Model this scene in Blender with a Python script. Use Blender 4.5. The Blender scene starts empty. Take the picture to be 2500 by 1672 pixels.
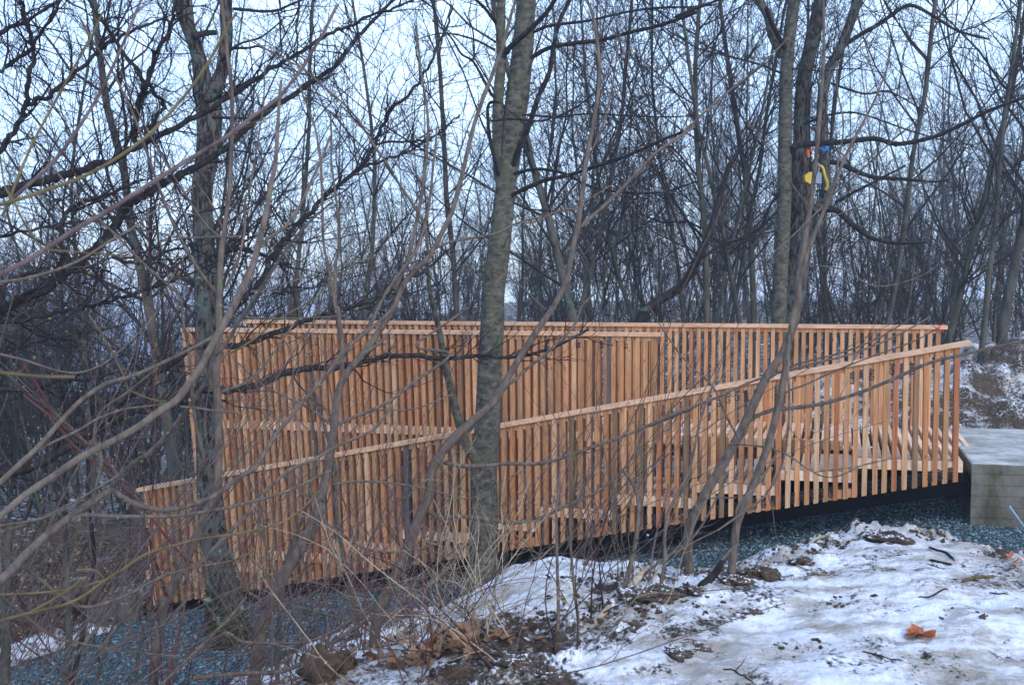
import bpy, math
import numpy as np
from mathutils import Vector, Matrix

# ------------------------------------------------------------------ camera, world, light
F = 2431.0            # focal length in pixels of the 2500 px wide photograph (35 mm lens)
CZ = 1.69             # eye height above the landing of the bridge (z = 0)
PITCH = math.atan(129 / F)
scene = bpy.context.scene
COL = scene.collection
cam_d = bpy.data.cameras.new('camera')
cam = bpy.data.objects.new('camera', cam_d)
COL.objects.link(cam)
cam.location = (0, 0, CZ)
cam.rotation_euler = (math.radians(90) - PITCH, 0, 0)
cam_d.sensor_width = 36
cam_d.lens = F / 2500 * 36
cam_d.clip_start = 0.05
cam_d.clip_end = 2000
cam_d.dof.use_dof = True
cam_d.dof.focus_distance = 9.5
cam_d.dof.aperture_fstop = 6.3
scene.camera = cam

world = bpy.data.worlds.new('World')
scene.world = world
world.use_nodes = True
wn = world.node_tree
wn.nodes.clear()
W = lambda t: wn.nodes.new(t)
SUN_EL, SUN_ROT = math.radians(28), math.radians(-25)
sky = W('ShaderNodeTexSky'); sky.sky_type = 'NISHITA'; sky.sun_disc = False
sky.sun_elevation = SUN_EL; sky.sun_rotation = SUN_ROT
b1 = W('ShaderNodeBackground'); b1.inputs['Strength'].default_value = 0.08
wn.links.new(sky.outputs[0], b1.inputs[0])
tc = W('ShaderNodeTexCoord')
mp = W('ShaderNodeMapping'); mp.inputs['Scale'].default_value = (1, 1, 2.2)
wn.links.new(tc.outputs['Generated'], mp.inputs[0])
nz = W('ShaderNodeTexNoise'); nz.inputs['Scale'].default_value = 1.6; nz.inputs['Detail'].default_value = 4
wn.links.new(mp.outputs[0], nz.inputs[0])
cr = W('ShaderNodeValToRGB')
cr.color_ramp.elements[0].position = 0.36; cr.color_ramp.elements[0].color = (0.22, 0.38, 0.82, 1)
cr.color_ramp.elements[1].position = 0.66; cr.color_ramp.elements[1].color = (0.54, 0.72, 1.0, 1)
wn.links.new(nz.outputs[0], cr.inputs[0])
b2 = W('ShaderNodeBackground'); b2.inputs['Strength'].default_value = 0.98
wn.links.new(cr.outputs[0], b2.inputs[0])
ad = W('ShaderNodeAddShader')
wn.links.new(b1.outputs[0], ad.inputs[0]); wn.links.new(b2.outputs[0], ad.inputs[1])
wo = W('ShaderNodeOutputWorld'); wn.links.new(ad.outputs[0], wo.inputs[0])

sun_d = bpy.data.lights.new('sun', 'SUN'); sun_d.energy = 0.95; sun_d.angle = math.radians(14)
sun_d.color = (1.0, 0.86, 0.72)
sun = bpy.data.objects.new('sun', sun_d); COL.objects.link(sun)
# light comes from behind the camera, high on the right
sdir = Vector((-0.40, 0.72, -0.60)).normalized()
sun.rotation_euler = sdir.to_track_quat('-Z', 'Y').to_euler()
sky.sun_rotation = math.atan2(-sdir.x, -sdir.y)
sky.sun_elevation = math.asin(-sdir.z)
scene.view_settings.view_transform = 'Standard'
scene.view_settings.look = 'None'
scene.view_settings.exposure = 0.7
scene.view_settings.gamma = 1

# ------------------------------------------------------------------ helpers
RNG = np.random.default_rng(11)

def at(px, py, Y):
    """world point at forward distance Y seen at photo pixel (px, py)"""
    xv, yv = (px - 1250) / F, -(py - 836) / F
    dy = math.cos(PITCH) + yv * math.sin(PITCH)
    dz = -math.sin(PITCH) + yv * math.cos(PITCH)
    k = Y / dy
    return np.array([xv * k, Y, CZ + dz * k])

def norm(v):
    return v / np.maximum(np.linalg.norm(v, axis=-1, keepdims=True), 1e-9)

def sstep(t):
    t = np.clip(t, 0, 1)
    return t * t * (3 - 2 * t)

_tab = np.random.default_rng(5).random((256, 256))
def vnoise(x, y):
    xi = np.floor(x).astype(int); yi = np.floor(y).astype(int)
    fx = x - xi; fy = y - yi
    fx = fx * fx * (3 - 2 * fx); fy = fy * fy * (3 - 2 * fy)
    a = _tab[xi & 255, yi & 255]; b = _tab[(xi + 1) & 255, yi & 255]
    c = _tab[xi & 255, (yi + 1) & 255]; d = _tab[(xi + 1) & 255, (yi + 1) & 255]
    return (a * (1 - fx) + b * fx) * (1 - fy) + (c * (1 - fx) + d * fx) * fy - 0.5
def fbm(x, y, o=4):
    s = 0; a = 1.0
    for k in range(o):
        s = s + a * vnoise(x * 2 ** k + 17 * k, y * 2 ** k - 31 * k); a *= 0.5
    return s

class MB:
    """collects vertices and faces of one mesh"""
    def __init__(self):
        self.v = []; self.f4 = []; self.f3 = []; self.n = 0; self.fp = []
    def quads(self, V, Q):
        self.v.append(np.asarray(V, float).reshape(-1, 3)); self.f4.append(np.asarray(Q).reshape(-1, 4) + self.n)
        self.n += len(self.v[-1])
    def tris(self, V, T):
        self.v.append(np.asarray(V, float).reshape(-1, 3)); self.f3.append(np.asarray(T).reshape(-1, 3) + self.n)
        self.n += len(self.v[-1])
    def hexa(self, c8):
        """box from 8 corners: bottom ring then top ring"""
        self.quads(c8, [[3, 2, 1, 0], [4, 5, 6, 7], [0, 1, 5, 4], [1, 2, 6, 5], [2, 3, 7, 6], [3, 0, 4, 7]])
    def tubes(self, P, R, sides=4):
        """P (K,N,3) centre lines, R (K,N) radii"""
        P = np.asarray(P, float); R = np.asarray(R, float)
        K, N, _ = P.shape
        T = np.empty_like(P)
        T[:, 1:-1] = P[:, 2:] - P[:, :-2]; T[:, 0] = P[:, 1] - P[:, 0]; T[:, -1] = P[:, -1] - P[:, -2]
        T = norm(T)
        D = norm(P[:, -1] - P[:, 0])
        ref = np.zeros((K, 3)); ref[np.arange(K), np.argmin(np.abs(D), axis=1)] = 1
        ref = np.repeat(ref[:, None], N, 1)
        U = norm(ref - (ref * T).sum(-1, keepdims=True) * T)
        V = np.cross(T, U)
        a = np.arange(sides) * 2 * math.pi / sides
        ring = P[:, :, None] + R[:, :, None, None] * (U[:, :, None] * np.cos(a)[None, None, :, None] + V[:, :, None] * np.sin(a)[None, None, :, None])
        i = np.arange(N - 1)[:, None]; j = np.arange(sides)[None]
        q = np.stack([i * sides + j, i * sides + (j + 1) % sides, (i + 1) * sides + (j + 1) % sides, (i + 1) * sides + j], -1).reshape(-1, 4)
        Q = (q[None] + (np.arange(K) * N * sides)[:, None, None]).reshape(-1, 4)
        self.quads(ring.reshape(-1, 3), Q)
    def build(self, name, m, parent=None, origin=(0, 0, 0), smooth=True):
        v = np.concatenate(self.v) - np.asarray(origin, float)
        f4 = np.concatenate(self.f4) if self.f4 else np.zeros((0, 4), int)
        f3 = np.concatenate(self.f3) if self.f3 else np.zeros((0, 3), int)
        me = bpy.data.meshes.new(name)
        me.vertices.add(len(v)); me.vertices.foreach_set('co', v.astype(np.float32).ravel())
        li = np.concatenate([f4.ravel(), f3.ravel()]).astype(np.int32)
        me.loops.add(len(li)); me.loops.foreach_set('vertex_index', li)
        me.polygons.add(len(f4) + len(f3))
        st = np.concatenate([np.arange(len(f4)) * 4, len(f4) * 4 + np.arange(len(f3)) * 3]).astype(np.int32)
        me.polygons.foreach_set('loop_start', st)
        me.polygons.foreach_set('use_smooth', np.full(len(st), smooth))
        me.update(calc_edges=True); me.validate()
        if m: me.materials.append(m)
        o = bpy.data.objects.new(name, me)
        COL.objects.link(o)
        if parent: o.parent = parent
        return o

def tag(o, label=None, cat=None, group=None, kind=None):
    if label: o['label'] = label
    if cat: o['category'] = cat
    if group: o['group'] = group
    if kind: o['kind'] = kind
    return o

def thing(name, loc, label, cat, group=None):
    o = bpy.data.objects.new(name, None); o.empty_display_size = 0.1
    COL.objects.link(o); o.location = loc
    return tag(o, label, cat, group)

# ------------------------------------------------------------------ materials
def mat(name, rough=0.8, spec=0.3):
    m = bpy.data.materials.new(name); m.use_nodes = True
    nt = m.node_tree; b = nt.nodes['Principled BSDF']
    b.inputs['Roughness'].default_value = rough
    if name == 'black_painted_steel': spec = .05
    b.inputs['Specular IOR Level'].default_value = spec
    return m, nt, b
def N(nt, t, **kw):
    n = nt.nodes.new(t)
    for k, v in kw.items():
        if k in n.inputs: n.inputs[k].default_value = v
        else: setattr(n, k, v)
    return n
def ramp(nt, stops):
    n = nt.nodes.new('ShaderNodeValToRGB'); e = n.color_ramp.elements
    while len(e) < len(stops): e.new(0.5)
    for i, (p, c) in enumerate(stops):
        e[i].position = p; e[i].color = (*c, 1)
    return n
def math_(nt, op, a, b=None, c=None):
    n = nt.nodes.new('ShaderNodeMath'); n.operation = op
    for i, v in enumerate((a, b, c)):
        if v is None: continue
        if isinstance(v, (int, float)): n.inputs[i].default_value = v
        else: nt.links.new(v, n.inputs[i])
    return n.outputs[0]
def mix(nt, fac, a, b, typ='MIX'):
    n = nt.nodes.new('ShaderNodeMix'); n.data_type = 'RGBA'; n.blend_type = typ
    for i, v in ((0, fac), (6, a), (7, b)):
        if isinstance(v, (int, float)): n.inputs[i].default_value = v
        elif isinstance(v, tuple): n.inputs[i].default_value = (*v, 1)
        else: nt.links.new(v, n.inputs[i])
    return n.outputs[2]
def bump(nt, b, h, strength=0.4, dist=0.02):
    n = nt.nodes.new('ShaderNodeBump'); n.inputs['Strength'].default_value = strength; n.inputs['Distance'].default_value = dist
    nt.links.new(h, n.inputs['Height']); nt.links.new(n.outputs[0], b.inputs['Normal'])
def coords(nt, scale=(1, 1, 1), kind='Object', loc=None):
    t = nt.nodes.new('ShaderNodeTexCoord'); m = nt.nodes.new('ShaderNodeMapping')
    m.inputs['Scale'].default_value = scale
    nt.links.new(t.outputs[kind], m.inputs[0])
    if loc is not None: nt.links.new(loc, m.inputs['Location'])
    return m.outputs[0]
def noise(nt, co, scale, detail=4, rough=0.5):
    n = nt.nodes.new('ShaderNodeTexNoise'); n.inputs['Scale'].default_value = scale
    n.inputs['Detail'].default_value = detail; n.inputs['Roughness'].default_value = rough
    nt.links.new(co, n.inputs['Vector']); return n.outputs[0]

def wood(name, cols, grain, along='z'):
    m, nt, b = mat(name, 0.62, 0.25)
    geo = nt.nodes.new('ShaderNodeNewGeometry'); oi = nt.nodes.new('ShaderNodeObjectInfo')
    r = math_(nt, 'FRACT', math_(nt, 'ADD', geo.outputs['Random Per Island'], math_(nt, 'MULTIPLY', oi.outputs['Random'], 7.31)))
    off = nt.nodes.new('ShaderNodeCombineXYZ')
    for i in range(3): nt.links.new(math_(nt, 'MULTIPLY', r, 37.0 + 11 * i), off.inputs[i])
    sc = {'z': (1, 1, .055), 'x': (.055, 1, 1), 'y': (1, .055, 1)}[along]
    co = coords(nt, sc, 'Object', off.outputs[0])
    g = noise(nt, co, 46, 5, 0.65)
    g2 = noise(nt, coords(nt, sc, 'Object', off.outputs[0]), 9, 3)
    n = len(cols)
    rp = ramp(nt, [(i / max(n - 1, 1), c) for i, c in enumerate(cols)]); nt.links.new(r, rp.inputs[0])
    gr = ramp(nt, [(0.32, grain), (0.62, (1, 1, 1))]); nt.links.new(g, gr.inputs[0])
    c = mix(nt, 0.9, rp.outputs[0], gr.outputs[0], 'MULTIPLY')
    g2r = ramp(nt, [(0.35, (0.74, 0.66, 0.6)), (0.6, (1.06, 1.02, 1.0))]); nt.links.new(g2, g2r.inputs[0])
    c = mix(nt, 0.8, c, g2r.outputs[0], 'MULTIPLY')
    # knots
    v = nt.nodes.new('ShaderNodeTexVoronoi'); v.inputs['Scale'].default_value = 5.5
    ksc = {'z': (1.7, 1.7, .8), 'x': (.8, 1.7, 1.7), 'y': (1.7, .8, 1.7)}[along]
    nt.links.new(coords(nt, ksc, 'Object', off.outputs[0]), v.inputs['Vector'])
    kr = ramp(nt, [(0.05, (0.30, 0.15, 0.09)), (0.13, (1, 1, 1))]); nt.links.new(v.outputs['Distance'], kr.inputs[0])
    c = mix(nt, 0.85, c, kr.outputs[0], 'MULTIPLY')
    c = mix(nt, 1.0, c, (1.0, 0.96, 0.90), 'MULTIPLY')
    nt.links.new(c, b.inputs['Base Color'])
    bump(nt, b, g, 0.15, 0.004)
    return m
FIR = [(0.64, 0.35, 0.175), (0.47, 0.23, 0.10), (0.76, 0.50, 0.30), (0.60, 0.29, 0.13), (0.70, 0.43, 0.24), (0.38, 0.21, 0.10), (0.62, 0.37, 0.20), (0.52, 0.31, 0.15), (0.72, 0.50, 0.31), (0.56, 0.25, 0.10), (0.44, 0.30, 0.18)]
M_fir = wood('fir_wood', FIR, (0.62, 0.5, 0.42))
M_firx = wood('fir_wood_deck', [(0.82, 0.64, 0.50), (0.76, 0.56, 0.42), (0.84, 0.68, 0.55), (0.74, 0.52, 0.38)], (0.8, 0.72, 0.64), 'y')
M_rail = wood('fir_wood_rail', [(0.74, 0.50, 0.34), (0.72, 0.48, 0.32)], (0.74, 0.64, 0.56), 'x')
M_wbrown = wood('brown_stained_wood', [(0.27, 0.17, 0.10), (0.33, 0.21, 0.12)], (0.5, 0.45, 0.4))
M_wgrey = wood('grey_weathered_wood', [(0.13, 0.12, 0.13), (0.17, 0.15, 0.15)], (0.5, 0.5, 0.5))
M_wred = wood('red_fir_wood', [(0.52, 0.22, 0.10), (0.48, 0.21, 0.10)], (0.62, 0.5, 0.42))

def bark(name, c1, c2, lichen=None, lam=0.5, scale=14, bmp=0.5, zs=0.35, dist=0.012, st=(0.35, 0.65)):
    m, nt, b = mat(name, 0.9, 0.15)
    co = coords(nt, (1, 1, zs)); g = noise(nt, co, scale, 5, 0.65)
    r = ramp(nt, [(st[0], c1), (st[1], c2)]); nt.links.new(g, r.inputs[0])
    c = r.outputs[0]
    if lichen:
        l = noise(nt, coords(nt), 5.5, 6, 0.7)
        lr = ramp(nt, [(lam, (0, 0, 0)), (lam + 0.08, (1, 1, 1))]); nt.links.new(l, lr.inputs[0])
        c = mix(nt, lr.outputs[0], c, lichen)
    nt.links.new(c, b.inputs['Base Color'])
    bump(nt, b, g, bmp, dist)
    return m
M_grey = bark('smooth_grey_bark', (0.045, 0.042, 0.032), (0.135, 0.125, 0.095), (0.08, 0.09, 0.05), 0.54, 13, 0.6, 1.6, 0.012, (0.4, 0.62))
M_rough = bark('rough_bark', (0.016, 0.014, 0.012), (0.14, 0.12, 0.10), (0.085, 0.125, 0.105), 0.53, 30, 1.0, 0.25, 0.04, (0.42, 0.60))
M_dark = bark('dark_lichened_bark', (0.012, 0.010, 0.010), (0.042, 0.034, 0.032), (0.06, 0.105, 0.09), 0.595, 18, 0.8, 0.6)
M_twigdark = bark('dark_twig', (0.013, 0.009, 0.010), (0.036, 0.025, 0.026), None, 0, 10, 0)
M_sap = bark('brown_sapling_bark', (0.070, 0.054, 0.042), (0.165, 0.128, 0.10), (0.12, 0.12, 0.08), 0.60, 30, 0.4, 0.3, 0.004)
M_twig = bark('brown_twig', (0.065, 0.044, 0.042), (0.165, 0.12, 0.11), None, 0, 12, 0)
M_olive = bark('olive_shoot', (0.075, 0.055, 0.026), (0.16, 0.125, 0.062), None, 0, 10, 0)
M_red = bark('red_shoot', (0.085, 0.030, 0.028), (0.14, 0.060, 0.052), None, 0, 10, 0)
M_pale = bark('pale_dry_twig', (0.26, 0.20, 0.13), (0.46, 0.37, 0.26), None, 0, 14, 0)
M_bg = bark('forest_bark', (0.045, 0.043, 0.034), (0.125, 0.115, 0.09), (0.075, 0.115, 0.10), 0.56, 7, 0.3)
M_bgtwig = bark('forest_twig', (0.026, 0.022, 0.021), (0.062, 0.050, 0.045), None, 0, 6, 0)
m, nt, b = mat('bud', 0.6); b.inputs['Base Color'].default_value = (0.22, 0.22, 0.05, 1); M_bud = m
def plain(name, c, rough=0.6, metal=0.0, n=0.25, scale=8):
    m, nt, b = mat(name, rough, 0.4); b.inputs['Metallic'].default_value = metal
    g = noise(nt, coords(nt), scale, 5, 0.6)
    r = ramp(nt, [(0.3, tuple(x * (1 - n) for x in c)), (0.7, tuple(min(1, x * (1 + n)) for x in c))])
    nt.links.new(g, r.inputs[0]); nt.links.new(r.outputs[0], b.inputs['Base Color'])
    bump(nt, b, g, 0.15, 0.005)
    return m
M_steel = plain('black_painted_steel', (0.004, 0.004, 0.005), 0.6, 0, 0.3, 14)
M_zinc = plain('galvanised_steel', (0.55, 0.58, 0.6), 0.35, 0.8, 0.15, 20)
M_ink = plain('marker_ink', (0.03, 0.022, 0.02), 0.8)
M_redpaint = plain('red_spray_paint', (0.75, 0.08, 0.05), 0.7)
M_yellow = plain('yellow_plastic', (0.62, 0.40, 0.04), 0.5, 0, 0.05)
M_orange = plain('orange_plastic', (0.50, 0.12, 0.05), 0.5, 0, 0.15)
M_blue = plain('blue_cord', (0.02, 0.19, 0.50), 0.5, 0, 0.15)
M_glass = plain('grey_lamp_glass', (0.25, 0.28, 0.33), 0.15, 0, 0.1)
M_rubber = plain('black_rubber', (0.012, 0.012, 0.013), 0.6)
M_clay = plain('brick_red', (0.42, 0.11, 0.06), 0.8, 0, 0.3)

def concrete():
    m, nt, b = mat('concrete', 0.85, 0.2)
    g = noise(nt, coords(nt), 3.2, 8, 0.7)
    r = ramp(nt, [(0.3, (0.10, 0.095, 0.075)), (0.72, (0.24, 0.23, 0.18))]); nt.links.new(g, r.inputs[0])
    # board-form lines on the vertical faces
    w = nt.nodes.new('ShaderNodeTexWave'); w.wave_type = 'BANDS'; w.bands_direction = 'Z'
    w.inputs['Scale'].default_value = 2.9; w.inputs['Distortion'].default_value = 0.6; w.inputs['Detail Scale'].default_value = 2
    nt.links.new(coords(nt), w.inputs['Vector'])
    wr = ramp(nt, [(0.0, (0.6, 0.6, 0.58)), (0.07, (1, 1, 1))]); nt.links.new(w.outputs[0], wr.inputs[0])
    st = noise(nt, coords(nt, (2.5, 2.5, 1)), 1.6, 6, 0.7)
    sr = ramp(nt, [(0.40, (0.55, 0.52, 0.42)), (0.56, (1, 1, 1))]); nt.links.new(st, sr.inputs[0])
    geo = nt.nodes.new('ShaderNodeNewGeometry'); sp = nt.nodes.new('ShaderNodeSeparateXYZ')
    nt.links.new(geo.outputs['Normal'], sp.inputs[0])
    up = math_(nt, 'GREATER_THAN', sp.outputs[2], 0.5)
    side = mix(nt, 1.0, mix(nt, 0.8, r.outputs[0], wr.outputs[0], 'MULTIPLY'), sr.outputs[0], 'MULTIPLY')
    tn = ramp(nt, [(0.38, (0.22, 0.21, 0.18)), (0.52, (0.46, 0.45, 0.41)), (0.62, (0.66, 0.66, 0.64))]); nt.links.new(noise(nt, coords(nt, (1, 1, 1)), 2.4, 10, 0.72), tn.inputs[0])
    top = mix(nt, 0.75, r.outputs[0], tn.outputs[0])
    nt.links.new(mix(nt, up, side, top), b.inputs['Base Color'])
    f = noise(nt, coords(nt), 45, 4, 0.6)
    bump(nt, b, math_(nt, 'ADD', math_(nt, 'MULTIPLY', g, 2.0), f), 0.25, 0.01)
    return m
M_conc = concrete()

def ground_mat():
    m, nt, b = mat('snowy_ground', 0.9, 0.15)
    at_ = nt.nodes.new('ShaderNodeAttribute'); at_.attribute_name = 'zone'
    sp = nt.nodes.new('ShaderNodeSeparateColor'); nt.links.new(at_.outputs['Color'], sp.inputs[0])
    S, Gv, L = sp.outputs[0], sp.outputs[1], sp.outputs[2]
    co = coords(nt)
    n1 = noise(nt, co, 2.6, 9, 0.68); n2 = noise(nt, co, 34, 6, 0.7); n3 = noise(nt, co, 9, 7, 0.65)
    # soil
    soil = ramp(nt, [(0.3, (0.030, 0.021, 0.014)), (0.5, (0.085, 0.062, 0.042)), (0.7, (0.19, 0.15, 0.11))]); nt.links.new(n2, soil.inputs[0])
    lit = ramp(nt, [(0.3, (0.028, 0.018, 0.012)), (0.5, (0.09, 0.055, 0.032)), (0.62, (0.16, 0.11, 0.07)), (0.75, (0.07, 0.09, 0.03))]); nt.links.new(n3, lit.inputs[0])
    c = mix(nt, L, soil.outputs[0], lit.outputs[0])
    # gravel
    v = nt.nodes.new('ShaderNodeTexVoronoi'); v.inputs['Scale'].default_value = 52; nt.links.new(co, v.inputs['Vector'])
    gv = ramp(nt, [(0.0, (0.035, 0.065, 0.075)), (0.5, (0.085, 0.14, 0.155)), (1.0, (0.20, 0.28, 0.30))]); 
    s2 = nt.nodes.new('ShaderNodeSeparateColor'); nt.links.new(v.outputs['Color'], s2.inputs[0]); nt.links.new(s2.outputs[0], gv.inputs[0])
    edge = ramp(nt, [(0.3, (1, 1, 1)), (0.75, (0.35, 0.35, 0.35))]); nt.links.new(v.outputs['Distance'], edge.inputs[0])
    gcol = mix(nt, 0.8, gv.outputs[0], edge.outputs[0], 'MULTIPLY')
    c = mix(nt, Gv, c, gcol)
    # snow, thin and dirty in places
    hz = math_(nt, 'ADD', math_(nt, 'MULTIPLY', n1, 0.9), math_(nt, 'MULTIPLY', n2, 0.85))
    hz = math_(nt, 'ADD', hz, math_(nt, 'MULTIPLY', n3, 0.25))
    k = math_(nt, 'ADD', math_(nt, 'MULTIPLY', math_(nt, 'SUBTRACT', hz, 1.0), 3.6), math_(nt, 'MULTIPLY', math_(nt, 'SUBTRACT', S, 0.5), 3.0))
    geo = nt.nodes.new('ShaderNodeNewGeometry'); sn = nt.nodes.new('ShaderNodeSeparateXYZ'); nt.links.new(geo.outputs['Normal'], sn.inputs[0])
    k = math_(nt, 'ADD', k, math_(nt, 'MULTIPLY', math_(nt, 'SUBTRACT', sn.outputs[2], 0.9), 1.2))
    sm = nt.nodes.new('ShaderNodeMapRange'); sm.interpolation_type = 'SMOOTHSTEP'
    nt.links.new(k, sm.inputs[0]); sm.inputs[1].default_value = -0.05; sm.inputs[2].default_value = 0.42
    n4 = noise(nt, coords(nt, (1, 2.0, 1)), 1.7, 10, 0.75)
    scol = ramp(nt, [(0.38, (0.36, 0.31, 0.25)), (0.47, (0.55, 0.52, 0.48)), (0.53, (0.80, 0.80, 0.81)), (0.6, (0.90, 0.91, 0.93))]); nt.links.new(n4, scol.inputs[0])
    mud = math_(nt, 'MULTIPLY', at_.outputs['Alpha'], math_(nt, 'MULTIPLY', n2, 1.5))
    c = mix(nt, sm.outputs[0], c, mix(nt, mud, scol.outputs[0], (0.40, 0.35, 0.29)))
    nt.links.new(c, b.inputs['Base Color'])
    h = math_(nt, 'ADD', math_(nt, 'MULTIPLY', n2, 0.5), math_(nt, 'MULTIPLY', n3, 0.6))
    h = math_(nt, 'ADD', h, math_(nt, 'MULTIPLY', sm.outputs[0], 0.5))
    h = math_(nt, 'SUBTRACT', h, math_(nt, 'MULTIPLY', math_(nt, 'MULTIPLY', v.outputs['Distance'], Gv), 1.2))
    bump(nt, b, h, 1.0, 0.045)
    return m
M_ground = ground_mat()

# ------------------------------------------------------------------ bridge frame of reference
TH = math.radians(13.7)
P0 = np.array([4.39, 9.71])
UX, UY = math.cos(TH), -math.sin(TH)       # towards the right end
NX, NY = math.sin(TH), math.cos(TH)        # away from the viewer
def SP(s, w, z):
    """s = metres left of the right end, w = metres behind the front face"""
    s = s - 0.08 * w
    return np.array([P0[0] - s * UX + w * NX, P0[1] - s * UY + w * NY, z])

# ------------------------------------------------------------------ terrain
EDGE = np.array([(-9, -3), (-3, 0), (-1.2, 2.0), (-.5, 3.2), (-.3, 3.9), (-.085, 4.15), (.29, 4.8), (.71, 5.6), (1.2, 6.0), (1.72, 6.45), (2.3, 6.95),
                 (2.75, 7.2), (3.0, 7.1), (3.15, 6.8), (3.35, 6.35), (3.9, 6.1), (7, 6.0), (60, 6.0), (60, -60), (-60, -60)])
def edge_dist(x, y):
    d = np.full(x.shape, 1e9); ins = np.zeros(x.shape, bool)
    n = len(EDGE)
    for i in range(n):
        a, b = EDGE[i], EDGE[(i + 1) % n]
        ab = b - a; t = np.clip(((x - a[0]) * ab[0] + (y - a[1]) * ab[1]) / (ab @ ab), 0, 1)
        d = np.minimum(d, np.hypot(x - a[0] - t * ab[0], y - a[1] - t * ab[1]))
        cond = (a[1] > y) != (b[1] > y)
        xi = a[0] + (y - a[1]) * ab[0] / (ab[1] if abs(ab[1]) > 1e-9 else 1e-9)
        ins ^= cond & (x < xi)
    return np.where(ins, -d, d)

def terrain(x, y, full=False):
    x = np.asarray(x, float); y = np.asarray(y, float)
    d = edge_dist(x, y) + 0.25 * fbm(x * 1.3, y * 1.3, 3)
    Gz = np.clip(-0.62 + (x - 4.36) * 0.185, -2.3, -0.62)
    L = np.interp(x, [-3, -1, .5, 1.5, 3, 5], [5.0, 4.2, 2.2, 1.5, 1.25, 1.2])
    bl = sstep(d / L)
    yb = y - (9.71 + 0.244 * (4.39 - x))
    h = bl * Gz
    px_ = x - .62 - .22 * (y - 7.9); pile = np.exp(-(px_ / .66) ** 2 - ((y - 7.5) / 1.25) ** 2)
    h = h + 0.60 * pile
    tx = sstep((x / np.maximum(y, 8) + .42) / .46)
    hb = (1 - tx) * (-2.2 - .15 * np.clip(y - 14, 0, 50)) + tx * (-.25 + .012 * np.clip(y - 13, 0, 60))
    mound = np.exp(-((x - 8.6) / 3.4) ** 2 - ((y - 16.0) / 2.2) ** 2) 
    hb = hb + 0.95 * mound + .22 * fbm(x * .5, y * .5, 3)
    tb = sstep((yb - 3.0) / 2.2)
    h = h * (1 - tb) + hb * tb
    # left bank
    lb = sstep((-5.3 + .53 * (y - 10.4) - x) / 1.2) * (1 - tb)
    h = h + lb * 0.25
    # gravel mask
    jit = 0.5 * fbm(x * 2, y * 2, 3)
    ymin = np.interp(x, [-6, -3, -2.5, -2, -1.5, -.5, .5, 1.5, 5], [-6, -5, -2.6, -1.5, -1.0, -1.0, -1.7, -5, -6])
    gr = sstep((yb - ymin + jit) / .25) * sstep((bl - .70) / .1 + jit) * sstep((3.6 - yb) / .6) * sstep((x - (-5.3 + .53 * (y - 10.4)) + jit) / .25)
    crest = np.exp(-((d - .05) / .42) ** 2)
    near = 1 - sstep((y - 14) / 6)
    plateau = sstep(-d / .3 + .5)
    h = h + (1 - gr) * near * (.09 * fbm(x * 1.6, y * 2.0, 3) + .020 * fbm(x * 9, y * 9, 3) + .012 * fbm(x * 30, y * 30, 2))
    h = h + crest * (1 - gr) * (-.11 + .10 * np.abs(fbm(x * 4, y * 4, 4)) + .09 * np.abs(fbm(x * 13, y * 13, 3)))
    h = h + .03 * np.exp(-((x - 1.15) / .3) ** 2 - ((y - 5.95) / .3) ** 2)
    h = h + gr * .012 * fbm(x * 16, y * 16, 2)
    h = h + mound * tb * (.65 * fbm(x * 1.5, y * 1.5, 6))
    if not full: return h
    muddy = sstep((x - 2.0) / 1.2) * sstep((y - 4.6) / 1.2)
    snow = plateau * (.73 - .17 * muddy + .30 * fbm(x * 1.1, y * 1.7, 4)) + (1 - plateau) * (.68 + .25 * fbm(x * 1.5, y * 1.5, 3))
    snow = snow - crest * (.09 + .3 * fbm(x * 2.2 + 9, y * 2.2, 2)) * (1 - pile)
    snow = snow + np.minimum(pile * 2, 1) * .75 + .5 * np.exp(-((x - 2.85) / .4) ** 2 - ((y - 6.85) / .35) ** 2)
    snow = np.where(tb > .5, .50 + .10 * mound + .45 * mound * fbm(x * 1.4, y * 1.4, 3), snow)
    snow = snow * (1 - gr) + gr * -0.6
    snow = np.where(lb > .3, .36, snow)
    under = sstep((-d + .2) / -.6 + 1)
    litter = (1 - plateau) * (1 - .5 * crest) * (1 - .8 * sstep(x / 2))
    return h, np.clip(np.stack([snow, gr, litter, plateau * np.clip(.0 + .75 * muddy + 1.1 * fbm(x * .9 + 5, y * 1.3, 3), 0, 1)], -1), 0, 1)

def ground_hit(px, py, y0=2.0, y1=60):
    ys = np.linspace(y0, y1, 1500)
    p = np.array([at(px, py, y) for y in ys])
    h = terrain(p[:, 0], p[:, 1])
    k = np.argmax(p[:, 2] < h)
    return p[k] if p[k][2] < h[k] else p[-1]
def gz(x, y): return float(terrain(np.array([x]), np.array([y]))[0])

ta = np.concatenate([-np.geomspace(6, .72, 26)[:-1], np.linspace(-.72, .72, 520), np.geomspace(.72, 6, 26)[1:]])
ya = np.concatenate([np.linspace(-30, 1.6, 24), np.geomspace(1.7, 15, 470), np.geomspace(15.3, 110, 70)])
TT, YY = np.meshgrid(ta, ya)
XX = TT * np.maximum(YY + .5, 3.0)
HH, ZONE = terrain(XX, YY, True)
nr, nc = XX.shape
g = MB()
i = np.arange(nr - 1)[:, None] * nc + np.arange(nc - 1)[None]
g.quads(np.stack([XX, YY, HH], -1).reshape(-1, 3), np.stack([i, i + 1, i + nc + 1, i + nc], -1).reshape(-1, 4))
ground = g.build('ground', M_ground)
tag(ground, kind='structure')
ca = ground.data.color_attributes.new('zone', 'FLOAT_COLOR', 'POINT')
ca.data.foreach_set('color', ZONE.reshape(-1).astype(np.float32))

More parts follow.
